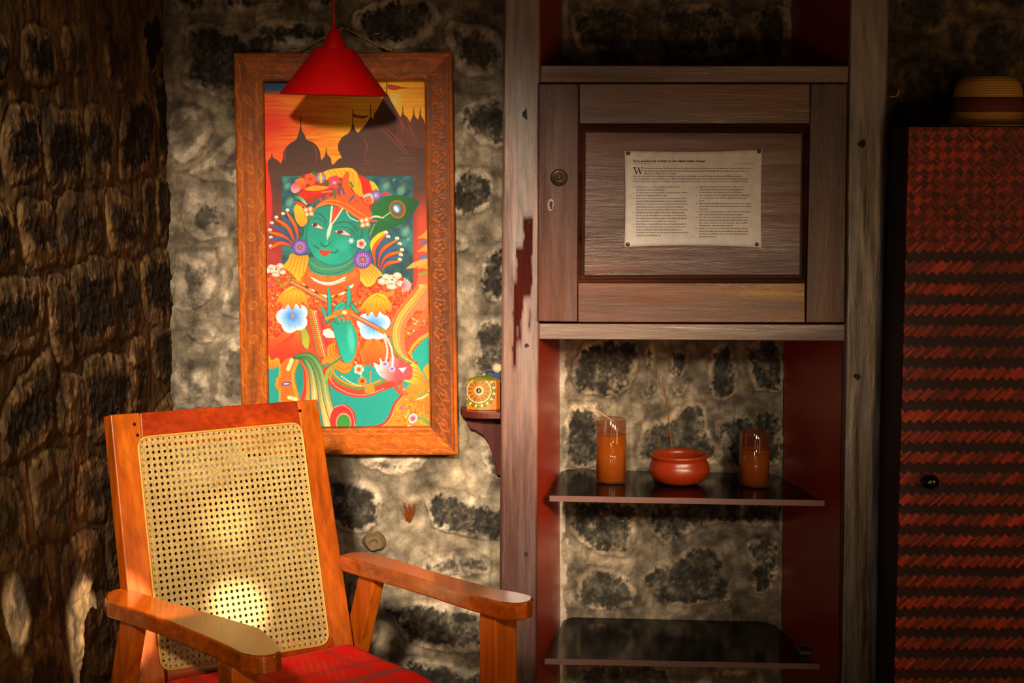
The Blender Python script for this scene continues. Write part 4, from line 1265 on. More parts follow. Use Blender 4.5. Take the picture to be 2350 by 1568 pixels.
for off, w in ((0, 0), ):
    a = [bm.verts.new(UY(x, y, DY + .001)) for x, y in inner]
    mid = [bm.verts.new(UY(x * .55 + u * .45, y * .55 + v * .45, DY + .010)) for (x, y), (u, v) in zip(inner, inn2)]
    mid2 = [bm.verts.new(UY(x * .4 + u * .6, y * .4 + v * .6, DY + .004)) for (x, y), (u, v) in zip(inner, inn2)]
    b = [bm.verts.new(UY(x, y, DY + .013)) for x, y in inn2]
    for r0, r1 in ((a, mid), (mid, mid2), (mid2, b)):
        for i in range(4):
            bm.faces.new((r0[i], r0[(i + 1) % 4], r1[(i + 1) % 4], r1[i]))
from_bm('door_moulding', bm, M['door_x'], door)
panel = pslab('door_panel', [(1342, 302), (1842, 304), (1837, 633), (1339, 634)], DY + .004, .012, M['panel'], door, .003)
k = UY(1283, 408, DY)
bm = bmesh.new()
latheb(bm, [(0.0, .0065), (.004, .006), (.0052, .0045), (.007, .0045), (.0085, .0070), (.0105, .0070), (.012, .0045), (.0145, .0052), (.0172, .0035), (.0182, .0), (.0182, -.004)], k, 40, axis='Y')
kn = from_bm('door_knob', bm, plain('aged_brass_knob', (70, 50, 28), .3, .5, .5), door, smooth=True)
tag(kn, 'round ringed brass knob')
bm = bmesh.new()
kp = [(1258, 458), (1265, 454), (1272, 459), (1272, 470), (1268, 484), (1262, 488), (1256, 480), (1255, 468)]
prism(bm, [UY(x, y, DY - .003) for x, y in kp], (0, .005, 0))
kh = from_bm('keyhole_plate', bm, plain('worn_copper_plate', (120, 84, 66), .35, .5, .3, .6, 300), door, bevel=.001)
bm = bmesh.new()
prism(bm, [UY(x, y, DY - .0036) for x, y in [(1262, 463), (1266, 462), (1268, 466), (1266, 480), (1263, 480), (1261, 467)]], (0, .002, 0))
from_bm('keyhole', bm, M['dark'], kh)


def shelf(pts_front, Yf, back_px, name='shelf'):
    """pts_front: left and right px of the top front edge; back px: left/right x at the stone"""
    (xl, yl), (xr, yr) = pts_front
    z = UY(xl, yl, Yf).z
    zr = UY(xr, yr, Yf).z
    a, b = UY(xl, yl, Yf), UY(xr, yr, Yf)
    bl, br = back_px
    mid = Yf + .035
    Bl = Vector(((bl - CX) / F * NICHE_Y * 1.0 + 0, NICHE_Y - .004, z))
    Br = Vector(((br - CX) / F * NICHE_Y, NICHE_Y - .004, zr))
    wl = UY(xl, yl, Yf)
    pts = [a, b, b + Vector((-.012, .03, 0)), b * .55 + Br * .45 + Vector((-.004, 0, 0)), Br + Vector((0, -.03, 0)), Br + Vector((-.02, 0, 0)), Bl + Vector((.02, 0, 0)), Bl + Vector((0, -.03, 0)),
           a * .55 + Bl * .45 + Vector((.004, 0, 0)), a + Vector((.012, .03, 0))]
    s = slab(name, [p for p in pts], (0, 0, -.012), M['shelf'], cup, .001)
    e = bmesh.new()
    prism(e, [a + Vector((-.001, -.001, .0003)), b + Vector((.001, -.001, .0003)), b + Vector((.001, -.001, -.0125)), a + Vector((-.001, -.001, -.0125))], (0, .0012, 0))
    from_bm('edge_band', e, M['shelf_edge'], s)
    return s, z, zr


sh1, Z1, Z1r = shelf([(1262, 1138), (1891, 1149)], POST_Y + .05, (1288, 1795))
sh2, Z2, Z2r = shelf([(1251, 1512), (1880, 1524)], POST_Y + .02, (1295, 1792))


def shelf_at(px, py):
    """point on the upper shelf's (very slightly sloping) top"""
    z = Z1
    for _ in range(4):
        p = UZ(px, py, z)
        t = (p.x - UY(1262, 1138, POST_Y + .05).x) / (UY(1891, 1149, POST_Y + .05).x - UY(1262, 1138, POST_Y + .05).x)
        z = Z1 + (Z1r - Z1) * t
    return UZ(px, py, z)


# ------------------------------------------------------------------ notice pinned to the door
PY_ = DY + .004
cs = [(1433, 346), (1749, 343), (1747, 568), (1433, 567)]
U_, V_ = np.meshgrid(np.linspace(0, 1, 40), np.linspace(0, 1, 28))
P = np.zeros(U_.shape + (3,))
for i in range(U_.shape[0]):
    for j in range(U_.shape[1]):
        u, v = U_[i, j], V_[i, j]
        x = (cs[0][0] * (1 - u) + cs[1][0] * u) * (1 - v) + (cs[3][0] * (1 - u) + cs[2][0] * u) * v
        y = (cs[0][1] * (1 - u) + cs[1][1] * u) * (1 - v) + (cs[3][1] * (1 - u) + cs[2][1] * u) * v
        y += 5 * math.sin(math.pi * u) * (1 if v < .5 else -1) * abs(1 - 2 * v) * .8
        x += 3 * math.sin(math.pi * v) * (1 if u < .5 else -1) * abs(1 - 2 * u) * .6
        P[i, j] = UY(x, y, PY_ - .0022 - .004 * math.sin(math.pi * u) ** 2 * (.4 + .6 * v) - .003 * math.sin(math.pi * v))


def paper_pt(x, y, lift=.0006):
    u = (x - 1433) / 315
    v = (y - 345) / 222
    return UY(x, y, PY_ - .0022 - .004 * math.sin(math.pi * min(1, max(0, u))) ** 2 * (.4 + .6 * v) - .003 * math.sin(math.pi * min(1, max(0, v))) - lift)


note = link_mesh('paper_notice', grid_mesh('paper_notice', P), plain('white_paper', (226, 212, 200), .8, .2), None, UY(1590, 456, PY_), True)
note.modifiers.new('thickness', 'SOLIDIFY').thickness = .0003
tag(note, 'white printed paper notice pinned at four corners to the dark cupboard door', 'notice')
ink = plain('black_ink', (60, 48, 44), .8, .1)


def text_mesh(txt, px, py, h, w, bold=0.0):
    cu = bpy.data.curves.new('t', 'FONT')
    cu.body = txt
    cu.offset = bold
    cu.resolution_u = 2
    o = bpy.data.objects.new('t', cu)
    SC.collection.objects.link(o)
    bpy.context.view_layer.update()
    me = bpy.data.meshes.new_from_object(o.evaluated_get(bpy.context.evaluated_depsgraph_get()))
    bpy.data.objects.remove(o)
    v = np.array([q.co[:] for q in me.vertices])
    sx = w / (v[:, 0].max() - v[:, 0].min())
    sy = h / .73
    for q in me.vertices:
        q.co = paper_pt(px + (q.co.x - v[:, 0].min()) * sx, py - q.co.y * sy)
    return me


o = link_mesh('printed_heading', text_mesh("Do's and Don'ts of living in the Silent Valley House", 1454, 372, 5.0, 164, .03), ink, note)
W = []
bm = bmesh.new()
for a, b, c, d in (((1454.5, 384.5), (1457.5, 384.5), (1461.5, 398), (1460, 400)), ((1466.5, 384.5), (1467.5, 384.5), (1461.5, 400), (1460, 400)), ((1463.5, 384.5), (1466.5, 384.5), (1470.5, 398), (1469, 400)), ((1473.5, 384.5), (1474.5, 384.5), (1470.5, 400), (1469, 400)),
                   ((1452.5, 384), (1460, 384), (1460, 385), (1452.5, 385)), ((1471.5, 384), (1476.5, 384), (1476.5, 385), (1471.5, 385))):
    bm.faces.new([bm.verts.new(paper_pt(*q)) for q in (a, b, c, d)])
from_bm('printed_initial', bm, ink, note)
rn = random.Random(7)
bm = bmesh.new()
LN = [(1478, 1722, 387), (1478, 1720, 393), (1478, 1552, 399), (1454, 1706, 405), (1454, 1717, 411), (1454, 1716, 417)]
LN += [(1460, x, 429.5 + 6.55 * i) for i, x in enumerate((1562, 1524, 1578, 1530, 1577, 1577, 1578, 1570, 1578, 1569, 1575, 1576, 1550, 1576, 1575, 1564, 1580, 1518))]
LN += [(1604, x, 429.5 + 6.35 * i) for i, x in enumerate((1713, 1711, 1703, 1722, 1714, 1621, 1723, 1724, 1628, 1724, 1707, 1716, 1717, 1716, 1680, 1718, 1717, 1717, 1644))]
for x0, x1, y in LN:
    x = x0
    while x < x1 - 3:
        w = min(rn.uniform(3, 11), x1 - x)
        # each word is a row of tiny letter strokes too small to read
        q = x
        while q < x + w:
            hh = rn.choice((2.0, 2.0, 2.0, 3.0))
            bm.faces.new([bm.verts.new(paper_pt(*p)) for p in ((q, y - hh + 1), (q + .95, y - hh + 1), (q + .95, y + 1), (q, y + 1))])
            q += 1.5
        x += w + 1.7
for i, y in enumerate((429.5, 442.6, 455.7, 468.8, 488.5, 514.6, 521)):
    bm.faces.new([bm.verts.new(paper_pt(*p)) for p in ((1454, y - 1), (1455.5, y - 1), (1455.5, y + 1), (1454, y + 1))])
for i in (0, 3, 6, 9, 11, 15):
    y = 429.5 + 6.35 * i
    bm.faces.new([bm.verts.new(paper_pt(*p)) for p in ((1597, y - 1), (1599, y - 1), (1599, y + 1), (1597, y + 1))])
bm.faces.new([bm.verts.new(paper_pt(*p)) for p in ((1454, 375.6), (1727, 375.6), (1727, 376.2), (1454, 376.2))])
from_bm('printed_text', bm, plain('grey_ink', (118, 100, 90), .8, .1), note)
pin_m = plain('steel_pin', (120, 106, 96), .3, .5, .8)
for x, y in ((1442, 352), (1742, 348), (1441, 561), (1737, 561)):
    c = paper_pt(x, y, 0)
    bm = bmesh.new()
    latheb(bm, [(0.0, .0032), (.0022, .0028), (.0042, .001), (.0045, .0)], c, 16, axis='Y')
    from_bm('push_pin', bm, pin_m, note, smooth=True)

# ------------------------------------------------------------------ candles, bowl, incense on the upper shelf
glass = Mat('amber_glass', .05, 1.0)
glass.color((96, 40, 6))
glass.b.inputs['Alpha'].default_value = .38
glass.b.inputs['Coat Weight'].default_value = 1
glass.b.inputs['Coat Roughness'].default_value = .04
glass.b.inputs['Coat IOR'].default_value = 2.0
wax = plain('orange_wax', (232, 120, 34), .1, .9)
wax.node_tree.nodes['Principled BSDF'].inputs['Subsurface Weight'].default_value = .1


def candle(px, py_base, py_top, py_wax, half, label):
    f = shelf_at(px, py_base)
    r = half / F * 4.0
    c = Vector((f.x, f.y + r, f.z + .0005))
    d = f.y
    h = (py_base - py_top) / F * (d * math.cos(TH)) * 1.03
    hw = (py_base - py_wax) / F * (d * math.cos(TH)) * 1.03
    t = thing('candle', c, label, 'candle', 'amber glass candles on the upper shelf')
    lathe('glass_cup', [(0, 0), (r * .93, 0), (r, .003), (r, h - .001), (r - .0006, h), (r - .0016, h - .001), (r - .0018, .004), (0, .004)], c, glass.m, t, 56)
    lathe('wax', [(0, .005), (r - .0025, .005), (r - .0025, hw), (r - .006, hw - .0015), (.003, hw - .004), (0, hw - .004)], c, wax, t, 40)
    bm = bmesh.new()
    tubeb(bm, [c + Vector((0, 0, hw - .005)), c + Vector((.001, 0, hw + .004)), c + Vector((.002, 0, hw + .008))], .0008, 6)
    from_bm('wick', bm, M['dark'], t)
    return c, r, h


cA, rA, hA = candle(1404, 1113, 966, 1003, 36, 'taller amber glass candle standing left of the terracotta bowl')
cB, rB, hB = candle(1735, 1121, 995, 1036, 36, 'shorter amber glass candle standing right of the terracotta bowl')
f = shelf_at(1563, 1119)
r = 71 / F * 4.0
c = Vector((f.x, f.y + r * .7, f.z + .0005))
clay = plain('glazed_terracotta', (134, 40, 10), .32, .5, bump=.05)
lathe('bowl', [(0, 0), (r * .55, .0), (r * .8, .008), (r * .97, .024), (r, .034), (r * .96, .046), (r * .89, .054), (r * .9, .058), (r * .97, .063), (r * .98, .068), (r * .9, .0695), (r * .8, .066), (r * .78, .058),
               (r * .86, .046), (r * .88, .034), (r * .7, .012), (0, .008)], c, clay, None, 64, origin=c)
tag(bpy.data.objects['bowl'], 'round red-brown terracotta bowl between the two amber candles', 'bowl')
ash = lathe('ash', [(0, .034), (r * .8, .034), (r * .82, .030), (0, .02)], c, plain('grey_ash', (90, 70, 56), .9, .1), bpy.data.objects['bowl'], 32)
bm = bmesh.new()
s0 = c + Vector((-.012, 0, .03))
s1 = UY(1523, 885, c.y + .01)
tubeb(bm, [s0, s0.lerp(s1, .5) + Vector((.002, 0, 0)), s1], .0011, 8, .0014)
st = from_bm('incense_stick', bm, plain('brown_incense', (124, 62, 30), .8, .2), None, s0)
tag(st, 'thin brown incense stick standing upright in the terracotta bowl', 'incense stick')
bm = bmesh.new()
s1 = UY(1341, 922, cA.y + .03)
s0 = cA + Vector((.012, .0, hA - .012))
tubeb(bm, [s0, s1], .0011, 8, .0009)
st = from_bm('incense_stick', bm, plain('straw_stick', (176, 138, 90), .7, .2), None, s0)
tag(st, 'pale thin stick leaning out of the taller amber candle glass', 'incense stick')
# small black adapter with two pins on the lower shelf
pz = UZ(1846, 1500, Z2r + .001)
t = thing('plug_adapter', pz, 'small black plug adapter with two brass pins on the lower shelf', 'plug')
bm = bmesh.new(); boxb(bm, (pz.x - .016, pz.y - .018, Z2r - .0002), (pz.x + .016, pz.y + .016, Z2r + .012)); from_bm('body', bm, plain('black_plastic', (30, 22, 16), .4, .5), t, bevel=.003)
for dx in (-.012, .013):
    bm = bmesh.new(); tubeb(bm, [(pz.x + dx, pz.y + .014, Z2r + .008), (pz.x + dx - .004, pz.y + .034, Z2r + .010)], .002, 10)
    from_bm('pin', bm, M['brass'], t, smooth=True)
# ------------------------------------------------------------------ framed painting
OQ = [(536, 121), (1037, 119), (1051, 1045), (556, 1043)]
IQ = [(604, 187), (974, 184), (987, 981), (616, 983)]
FY = 3.856
pic = thing('framed_painting', UY(795, 583, WALL_Y), 'framed mural-style painting of a green-faced flute player under temple domes, hung on the stone wall', 'painting')
fm = Mat('carved_orange_wood', .5, .15)
fm.color(fm.mix(fm.attr(), fm.ramp(fm.noise(90, 5), [(.3, (170, 170, 170)), (.65, (255, 255, 255))]), .6, 'MULTIPLY'))
fm.bump(fm.noise(300, 3), .15, .001)
fm.b.inputs['Coat Weight'].default_value = .05
fm.b.inputs['Coat Roughness'].default_value = .3


def rail(i, style, per, seed):
    a, b = OQ[i], OQ[(i + 1) % 4]
    c, d = IQ[i], IQ[(i + 1) % 4]
    L = math.hypot(b[0] - a[0], b[1] - a[1])
    n, m = int(L / 1.6), 44
    S, T = np.meshgrid(np.linspace(0, 1, n), np.linspace(0, 1, m), indexing='ij')
    px = (a[0] * (1 - S) + b[0] * S) * (1 - T) + (c[0] * (1 - S) + d[0] * S) * T
    py = (a[1] * (1 - S) + b[1] * S) * (1 - T) + (c[1] * (1 - S) + d[1] * S) * T
    s = S * L
    h = .0025 * np.clip(T / .06, 0, 1) - .002 * np.clip((T - .93) / .07, 0, 1)
    line = np.zeros_like(s)
    dark = np.zeros_like(s)
    q = (s / per) % 1
    if style == 'scallop':
        w = .17 + .23 * np.abs(np.cos(q * math.pi)) ** .7 + .05 * np.cos(q * 4 * math.pi)
        for sg in (-1, 1):
            line += np.exp(-((T - .5 - sg * w) / .022) ** 2)
        u = (q - .0 + .5) % 1 - .5
        rr = np.hypot(u * per, (T - .5) * 66)
        line += np.exp(-((rr - 9) / 1.6) ** 2) + .7 * np.exp(-((rr - 3.5) / 1.6) ** 2)
        rr2 = np.hypot(((q + .0) % 1 - .5) * per, (T - .5) * 66)
        line += .5 * np.exp(-((rr2 - 2.5) / 1.5) ** 2)
        h -= .0006 * line
    else:
        u = ((q + .5) % 1 - .5) * per
        v = (T - .55) * 64
        rr, th = np.hypot(u, v), np.arctan2(v, u)
        ring = np.exp(-((rr - 13 - 2.2 * np.cos(5 * th)) / 2.6) ** 2)
        core = np.exp(-(rr / 4.5) ** 2)
        u2 = (q - .5) * per
        rr2, th2 = np.hypot(u2, v), np.arctan2(v, u2)
        leaf = np.exp(-((rr2 - 9 - 4 * np.cos(4 * th2)) / 2.4) ** 2)
        vine = np.exp(-((v - 9 * np.sin(s / per * math.tau * 2)) / 2.4) ** 2) * .7
        edge = np.exp(-((T - .14) / .03) ** 2) + np.exp(-((T - .94) / .02) ** 2)
        h += .0008 * ring + .0008 * core + .0007 * leaf + .0005 * vine - .0005 * edge
        dark = .55 * np.clip(1 - ring - core - leaf - vine, 0, 1) * (T > .2) * (T < .9) * .5 + .4 * edge
    gr = fbm(s / 60, T * 14, seed, 4) if True else 0
    big = fbm(s / 200, T * 2, seed + 9, 3)
    tone = {'scallop': (166, 80, 10), 'flower': (160, 76, 10)}[style]
    col = np.array(tone) * (1 + .22 * gr + .3 * big)[..., None]
    col = col + np.clip(line, 0, 1)[..., None] * np.array([34, 26, 12])
    col = col * (1 - dark[..., None])
    P = np.zeros(S.shape + (3,))
    cth, sth = math.cos(TH), math.sin(TH)
    uu = -(py - CY) / F
    ry = cth + uu * sth
    Yv = FY - h
    P[..., 0] = (px - CX) / F / ry * Yv
    P[..., 1] = Yv
    P[..., 2] = EYE + (-sth + uu * cth) / ry * Yv
    # outer side, closing back towards the wall, and a small inner lip
    o2 = P[:, :1].copy(); o2[..., 1] = 3.886
    i2 = P[:, -1:].copy(); i2[..., 1] = 3.8745
    P = np.concatenate([o2, P, i2], 1)
    col = np.concatenate([col[:, :1] * .7, col, col[:, -1:] * .7], 1)
    return link_mesh('frame_rail', grid_mesh('frame_rail', P, col, flip=True), fm.m, pic, smooth=True)


rail(0, 'scallop', 84, 1)
rail(1, 'flower', 74, 2)
rail(2, 'scallop', 62, 3)
rail(3, 'scallop', 84, 4)
img = paint_canvas()
yy, xx = np.mgrid[0:PH, 0:PW].astype(float)
yy += PY0
xx += PX0
u_ = -(yy - CY) / F
r_ = math.cos(TH) + u_ * math.sin(TH)
Yc = 3.873
P = np.stack([(xx - CX) / F / r_ * Yc, np.full_like(xx, Yc), EYE + (-math.sin(TH) + u_ * math.cos(TH)) / r_ * Yc], -1)
pm = Mat('painted_canvas', .62, .35)
pm.color(pm.attr())
pm.bump(pm.noise(700, 2), .12, .0005)
cv = link_mesh('canvas', grid_mesh('canvas', P, img), pm.m, pic)
mo = cv.modifiers.new('thickness', 'SOLIDIFY'); mo.thickness = .003; mo.offset = -1
bm = bmesh.new()
nail = UY(789, 63, 3.87)
for pts in ([nail, UY(740, 88, 3.872), UY(680, 116, 3.874)], [nail, UY(835, 87, 3.872), UY(878, 108, 3.874)]):
    tubeb(bm, pts, .0016, 8)
for k_ in range(2):
    pts = [UY(x, y + (2.2 if k_ else -2.2) * math.sin(i * 1.6), 3.872) for i, (x, y) in enumerate([(872, 104), (877, 107), (882, 109), (887, 112), (893, 113), (898, 113), (897, 119)])]
    tubeb(bm, pts, .0018, 8)
    tubeb(bm, [UY(x, y + (1.6 if k_ else -1.6) * math.sin(i * 1.6), 3.872) for i, (x, y) in enumerate([(689, 112), (684, 115), (679, 114), (674, 117), (671, 121)])], .0017, 8)
from_bm('hanging_cord', bm, M['string'], pic, smooth=True)
bm = bmesh.new(); tubeb(bm, [nail + Vector((0, -.01, .003)), nail + Vector((0, .03, 0))], .0022, 10)
from_bm('nail', bm, M['dark'], pic)

# ------------------------------------------------------------------ pendant lamp
LY = 3.685
e = UY(766, 218, LY)
mm = LY / F * 1.003
lamp = thing('pendant_lamp', e, 'red cone pendant lamp hanging on a red cord in front of the painting', 'lamp')


def tilt(o_bm, ang=-.022):
    bmesh.ops.rotate(o_bm, verts=o_bm.verts, cent=e, matrix=Matrix.Rotation(-ang, 3, 'Y'))


bm = bmesh.new()
R_ = 122 * mm
zz = lambda y: (218 - y) * mm
latheb(bm, [(R_, 0), (R_ * .985, .001), (42 * mm, zz(116)), (30 * mm, zz(114.5)), (30 * mm, zz(113.5)), (44 * mm, zz(114.6)), (R_ + .0012, -.0006)], e, 96, close=False)
tilt(bm)
bmesh.ops.recalc_face_normals(bm, faces=bm.faces)
from_bm('lamp_shade', bm, M['lamp'], lamp, smooth=True, bevel=0)
sh_ = [o for o in bpy.data.objects if o.name.startswith('lamp_shade')][0]
ms = sh_.modifiers.new('edge', 'EDGE_SPLIT'); ms.split_angle = math.radians(25)
bm = bmesh.new()
latheb(bm, [(31 * mm, zz(115)), (29.5 * mm, zz(112)), (12 * mm, zz(76)), (8 * mm, zz(70)), (3 * mm, zz(67)), (2.2 * mm, zz(60))], e, 48)
tilt(bm)
from_bm('lamp_cap', bm, M['lamp'], lamp, smooth=True)
bm = bmesh.new()
latheb(bm, [(0, zz(150)), (.014, zz(150)), (.016, zz(168)), (.026, zz(185)), (.028, zz(200)), (.02, zz(212)), (0, zz(216))], e, 24)
from_bm('light_bulb', bm, plain('pearl_bulb', (200, 190, 180), .2), lamp, smooth=True)
bm = bmesh.new()
top = UY(766, 64, LY)
tubeb(bm, [top, top + Vector((0, 0, .15)), Vector((top.x, top.y, 2.66))], .0024, 8)
tubeb(bm, [Vector((top.x, top.y, 2.655)), Vector((top.x, top.y, 2.682))], .04, 24)
from_bm('lamp_cord', bm, M['cord_red'], lamp, smooth=False)

# ------------------------------------------------------------------ armchair
K = .96
ox, oy, phi, w_, zt_, zb2, rec, az, asl = -.4915 * K, 3.2896 * K, .6555, .4588 * K, -.5337 * K + EYE, -1.0133 * K + EYE, .2472, -.8397 * K + EYE, .0346
cp, sp_ = math.cos(phi), math.sin(phi)


def W(a, b, z):
    return Vector((ox + a * cp + b * sp_, oy + a * sp_ - b * cp, z))


across, fwd = Vector((cp, sp_, 0)), Vector((sp_, -cp, 0))
bpt = W(0, 0, zb2)
bup = (W(0, -math.tan(rec), zb2 + 1) - bpt).normalized()
bn = across.cross(bup).normalized()
if bn.dot(fwd) < 0:
    bn = -bn


def UB(x, y, lift=0.0):
    return UPL(x, y, bpt + bn * lift, bn)


chair = thing('armchair', W(0, .2, 0), 'orange varnished wooden armchair with a woven cane back and broad flat arms', 'chair')
bf = from_bm('back_frame', (lambda b: (prism(b, [UB(*p) for p in [(380, 1490), (765, 1462), (790, 1560), (390, 1600)]], -bn * .026), b)[1])(bmesh.new()), M['chair_x'], chair, bevel=.002)
bf.name = 'back_bottom_rail'


def bslab(name, px, mat, parent=chair, thick=.028, lift=0, bevel=.0022):
    return slab(name, [UB(x, y, lift) for x, y in px], -bn * thick, mat, parent, bevel)


bslab('back_stile', [(253.5, 952), (321, 947.5), (388, 1640), (321, 1640)], M['chair'], thick=.032)
bslab('back_stile', [(683, 920), (729, 916.5), (824, 1560), (770, 1560)], M['chair'], thick=.032)
bslab('back_top_rail', [(321.5, 947.5), (682.5, 920), (690, 1000), (327, 1026)], M['chair_x'], thick=.026, lift=-.0015)
# dowel plugs
for x, y in ((308.5, 974), (316, 999), (689, 943)):
    c = UB(x, y, .0004)
    bm = bmesh.new()
    prism(bm, [c + (across * math.cos(a) + bup * math.sin(a)) * .0032 for a in [k * math.tau / 12 for k in range(12)]], -bn * .002)
    from_bm('dowel_plug', bm, M['dark'], chair)

# cane: a woven sheet with round holes and rounded corners
cc = [UB(315, 1005, .0022), UB(690, 970, .0022), UB(756, 1478, .0022), UB(371, 1541, .0022)]
NX, NY = 30, 36


def cane_pt(u, v):
    return (cc[0] * (1 - u) + cc[1] * u) * (1 - v) + (cc[3] * (1 - u) + cc[2] * u) * v


bm = bmesh.new()
cell = {}
RC = 1.7


def corner_push(i, j):
    """grid coordinate with the sheet's corners rounded off"""
    x, y = i, j
    for cx_, cy_, sx, sy in ((RC, RC, -1, -1), (NX - RC, RC, 1, -1), (NX - RC, NY - RC, 1, 1), (RC, NY - RC, -1, 1)):
        dx, dy = (x - cx_) * sx, (y - cy_) * sy
        if dx > 0 and dy > 0:
            m_ = max(dx, dy)
            l_ = math.hypot(dx, dy)
            x, y = cx_ + sx * dx * m_ / l_, cy_ + sy * dy * m_ / l_
    return x, y


def vert(x, y):
    key = (round(x, 3), round(y, 3))
    if key not in cell:
        X_, Y_ = corner_push(x, y)
        sag = -.0015 * math.sin(math.pi * X_ / NX) * math.sin(math.pi * Y_ / NY)
        wv = .00018 * math.cos(x * math.tau * 2) * math.cos(y * math.tau * 2)
        cell[key] = bm.verts.new(cane_pt(X_ / NX, Y_ / NY) + bn * (sag + wv))
    return cell[key]


for j in range(NY):
    for i in range(NX):
        outer = [(i, j), (i + .33, j), (i + .67, j), (i + 1, j), (i + 1, j + .33), (i + 1, j + .67), (i + 1, j + 1), (i + .67, j + 1), (i + .33, j + 1), (i, j + 1), (i, j + .67), (i, j + .33)]
        ov = [vert(*p) for p in outer]
        rr = .25 if not (i in (0, NX - 1) or j in (0, NY - 1)) else .19
        iv = []
        for (x, y) in outer:
            a = math.atan2(y - j - .5, x - i - .5)
            iv.append(vert(i + .5 + rr * math.cos(a), j + .5 + rr * 1.05 * math.sin(a)))
        for k_ in range(12):
            bm.faces.new((ov[k_], ov[(k_ + 1) % 12], iv[(k_ + 1) % 12], iv[k_]))
cm = Mat('straw_cane', .55, .4)
cn = cm.noise(260, 3, .6)
cb = cm.noise(11, 4, .6)
cm.color(cm.mix(cm.ramp(cn, [(.3, (150, 120, 66)), (.5, (186, 156, 94)), (.7, (206, 178, 118))]), cm.ramp(cb, [(.3, (200, 190, 170)), (.7, (255, 255, 255))]), .5, 'MULTIPLY'))
cm.bump(cm.noise(600, 2), .15, .0004)
cane = from_bm('cane_back', bm, cm.m, chair)
mo = cane.modifiers.new('thickness', 'SOLIDIFY'); mo.thickness = .001; mo.offset = 0
bm = bmesh.new()
ring = []
for i in range(121):
    t = i / 120 * 4
    k_, q = int(t) % 4, t - int(t)
    g = [(q * NX, 0), (NX, q * NY), (NX - q * NX, NY), (0, NY - q * NY)][k_]
    X_, Y_ = corner_push(*g)
    ring.append(cane_pt(X_ / NX, Y_ / NY) + bn * .0006)
tubeb(bm, ring, .0021, 8)
from_bm('cane_binding', bm, plain('cane_binding_strip', (206, 150, 60), .4, .5), chair, smooth=True)

# arms
apt = W(0, 0, az)
adir = (fwd + Vector((0, 0, asl))).normalized()
an = across.cross(adir).normalized()
if an.z < 0:
    an = -an


def UA(x, y):
    return UPL(x, y, apt, an)


def zl(pts, s, ox_, oy_):
    return [(ox_ + x / s, oy_ + y / s) for x, y in pts]


LA = zl([(92, 1118), (100, 1096), (130, 1080), (190, 1067), (250, 1080), (350, 1114), (520, 1165), (700, 1217), (900, 1276), (970, 1330), (1010, 1378), (1014, 1400), (985, 1418), (930, 1427), (860, 1426), (800, 1412), (740, 1380), (640, 1335), (520, 1285), (400, 1235), (200, 1165), (100, 1136)], 2.279, 200, 880)
RA = zl([(112, 697), (140, 686), (200, 675), (270, 673), (345, 680), (540, 735), (780, 812), (1040, 882), (1200, 924), (1340, 948), (1420, 968), (1438, 984), (1430, 1002), (1390, 1018), (1320, 1026), (1205, 1016), (1000, 962), (760, 885), (560, 824), (350, 765), (200, 722)], 2.969, 740, 1040)
for pts in (LA, RA):
    slab('armrest', [UA(x, y) for x, y in pts], -an * .030, M['arm'], chair, .004)


def cbox(bm, a0, a1, b0, b1, z0, z1, da=0, db=0):
    """box in the chair's own directions; da, db shift its foot"""
    lo = [W(a0 + da, b0 + db, z0), W(a1 + da, b0 + db, z0), W(a1 + da, b1 + db, z0), W(a0 + da, b1 + db, z0)]
    hi = [W(a0, b0, z1), W(a1, b0, z1), W(a1, b1, z1), W(a0, b1, z1)]
    l = [bm.verts.new(p) for p in lo]
    h = [bm.verts.new(p) for p in hi]
    bm.faces.new(l[::-1]); bm.faces.new(h)
    for i in range(4):
        bm.faces.new((l[i], l[(i + 1) % 4], h[(i + 1) % 4], h[i]))


hw = w_ / 2
for s in (-1, 1):
    b0 = .385
    bm = bmesh.new()
    a0, a1 = sorted((s * (hw + .008), s * (hw + .056)))
    cbox(bm, a0, a1, b0, b0 + .045, 0, az + asl * b0 - .029)
    from_bm('front_leg', bm, M['chair'], chair, bevel=.003)
    bm = bmesh.new()
    a0, a1 = sorted((s * (hw + .010), s * (hw + .036)))
    cbox(bm, a0, a1, .0, .055, 0, az - .029, db=-.22)
    from_bm('rear_leg', bm, M['chair'], chair, bevel=.003)
    bm = bmesh.new()
    a0, a1 = sorted((s * (hw - .016), s * (hw + .009)))
    cbox(bm, a0, a1, -.06, .44, .31, .385)
    from_bm('side_rail', bm, M['chair'], chair, bevel=.003)
bm = bmesh.new(); cbox(bm, -hw + .01, hw - .01, .40, .43, .31, .385); from_bm('front_rail', bm, M['chair_x'], chair, bevel=.003)
bm = bmesh.new(); cbox(bm, -hw + .01, hw - .01, -.02, .40, .365, .378); from_bm('seat_board', bm, M['chair_x'], chair)

# seat cushion in red plaid
nu, nv = 130, 120
U_, V_ = np.meshgrid(np.linspace(-1, 1, nu), np.linspace(0, 1, nv))


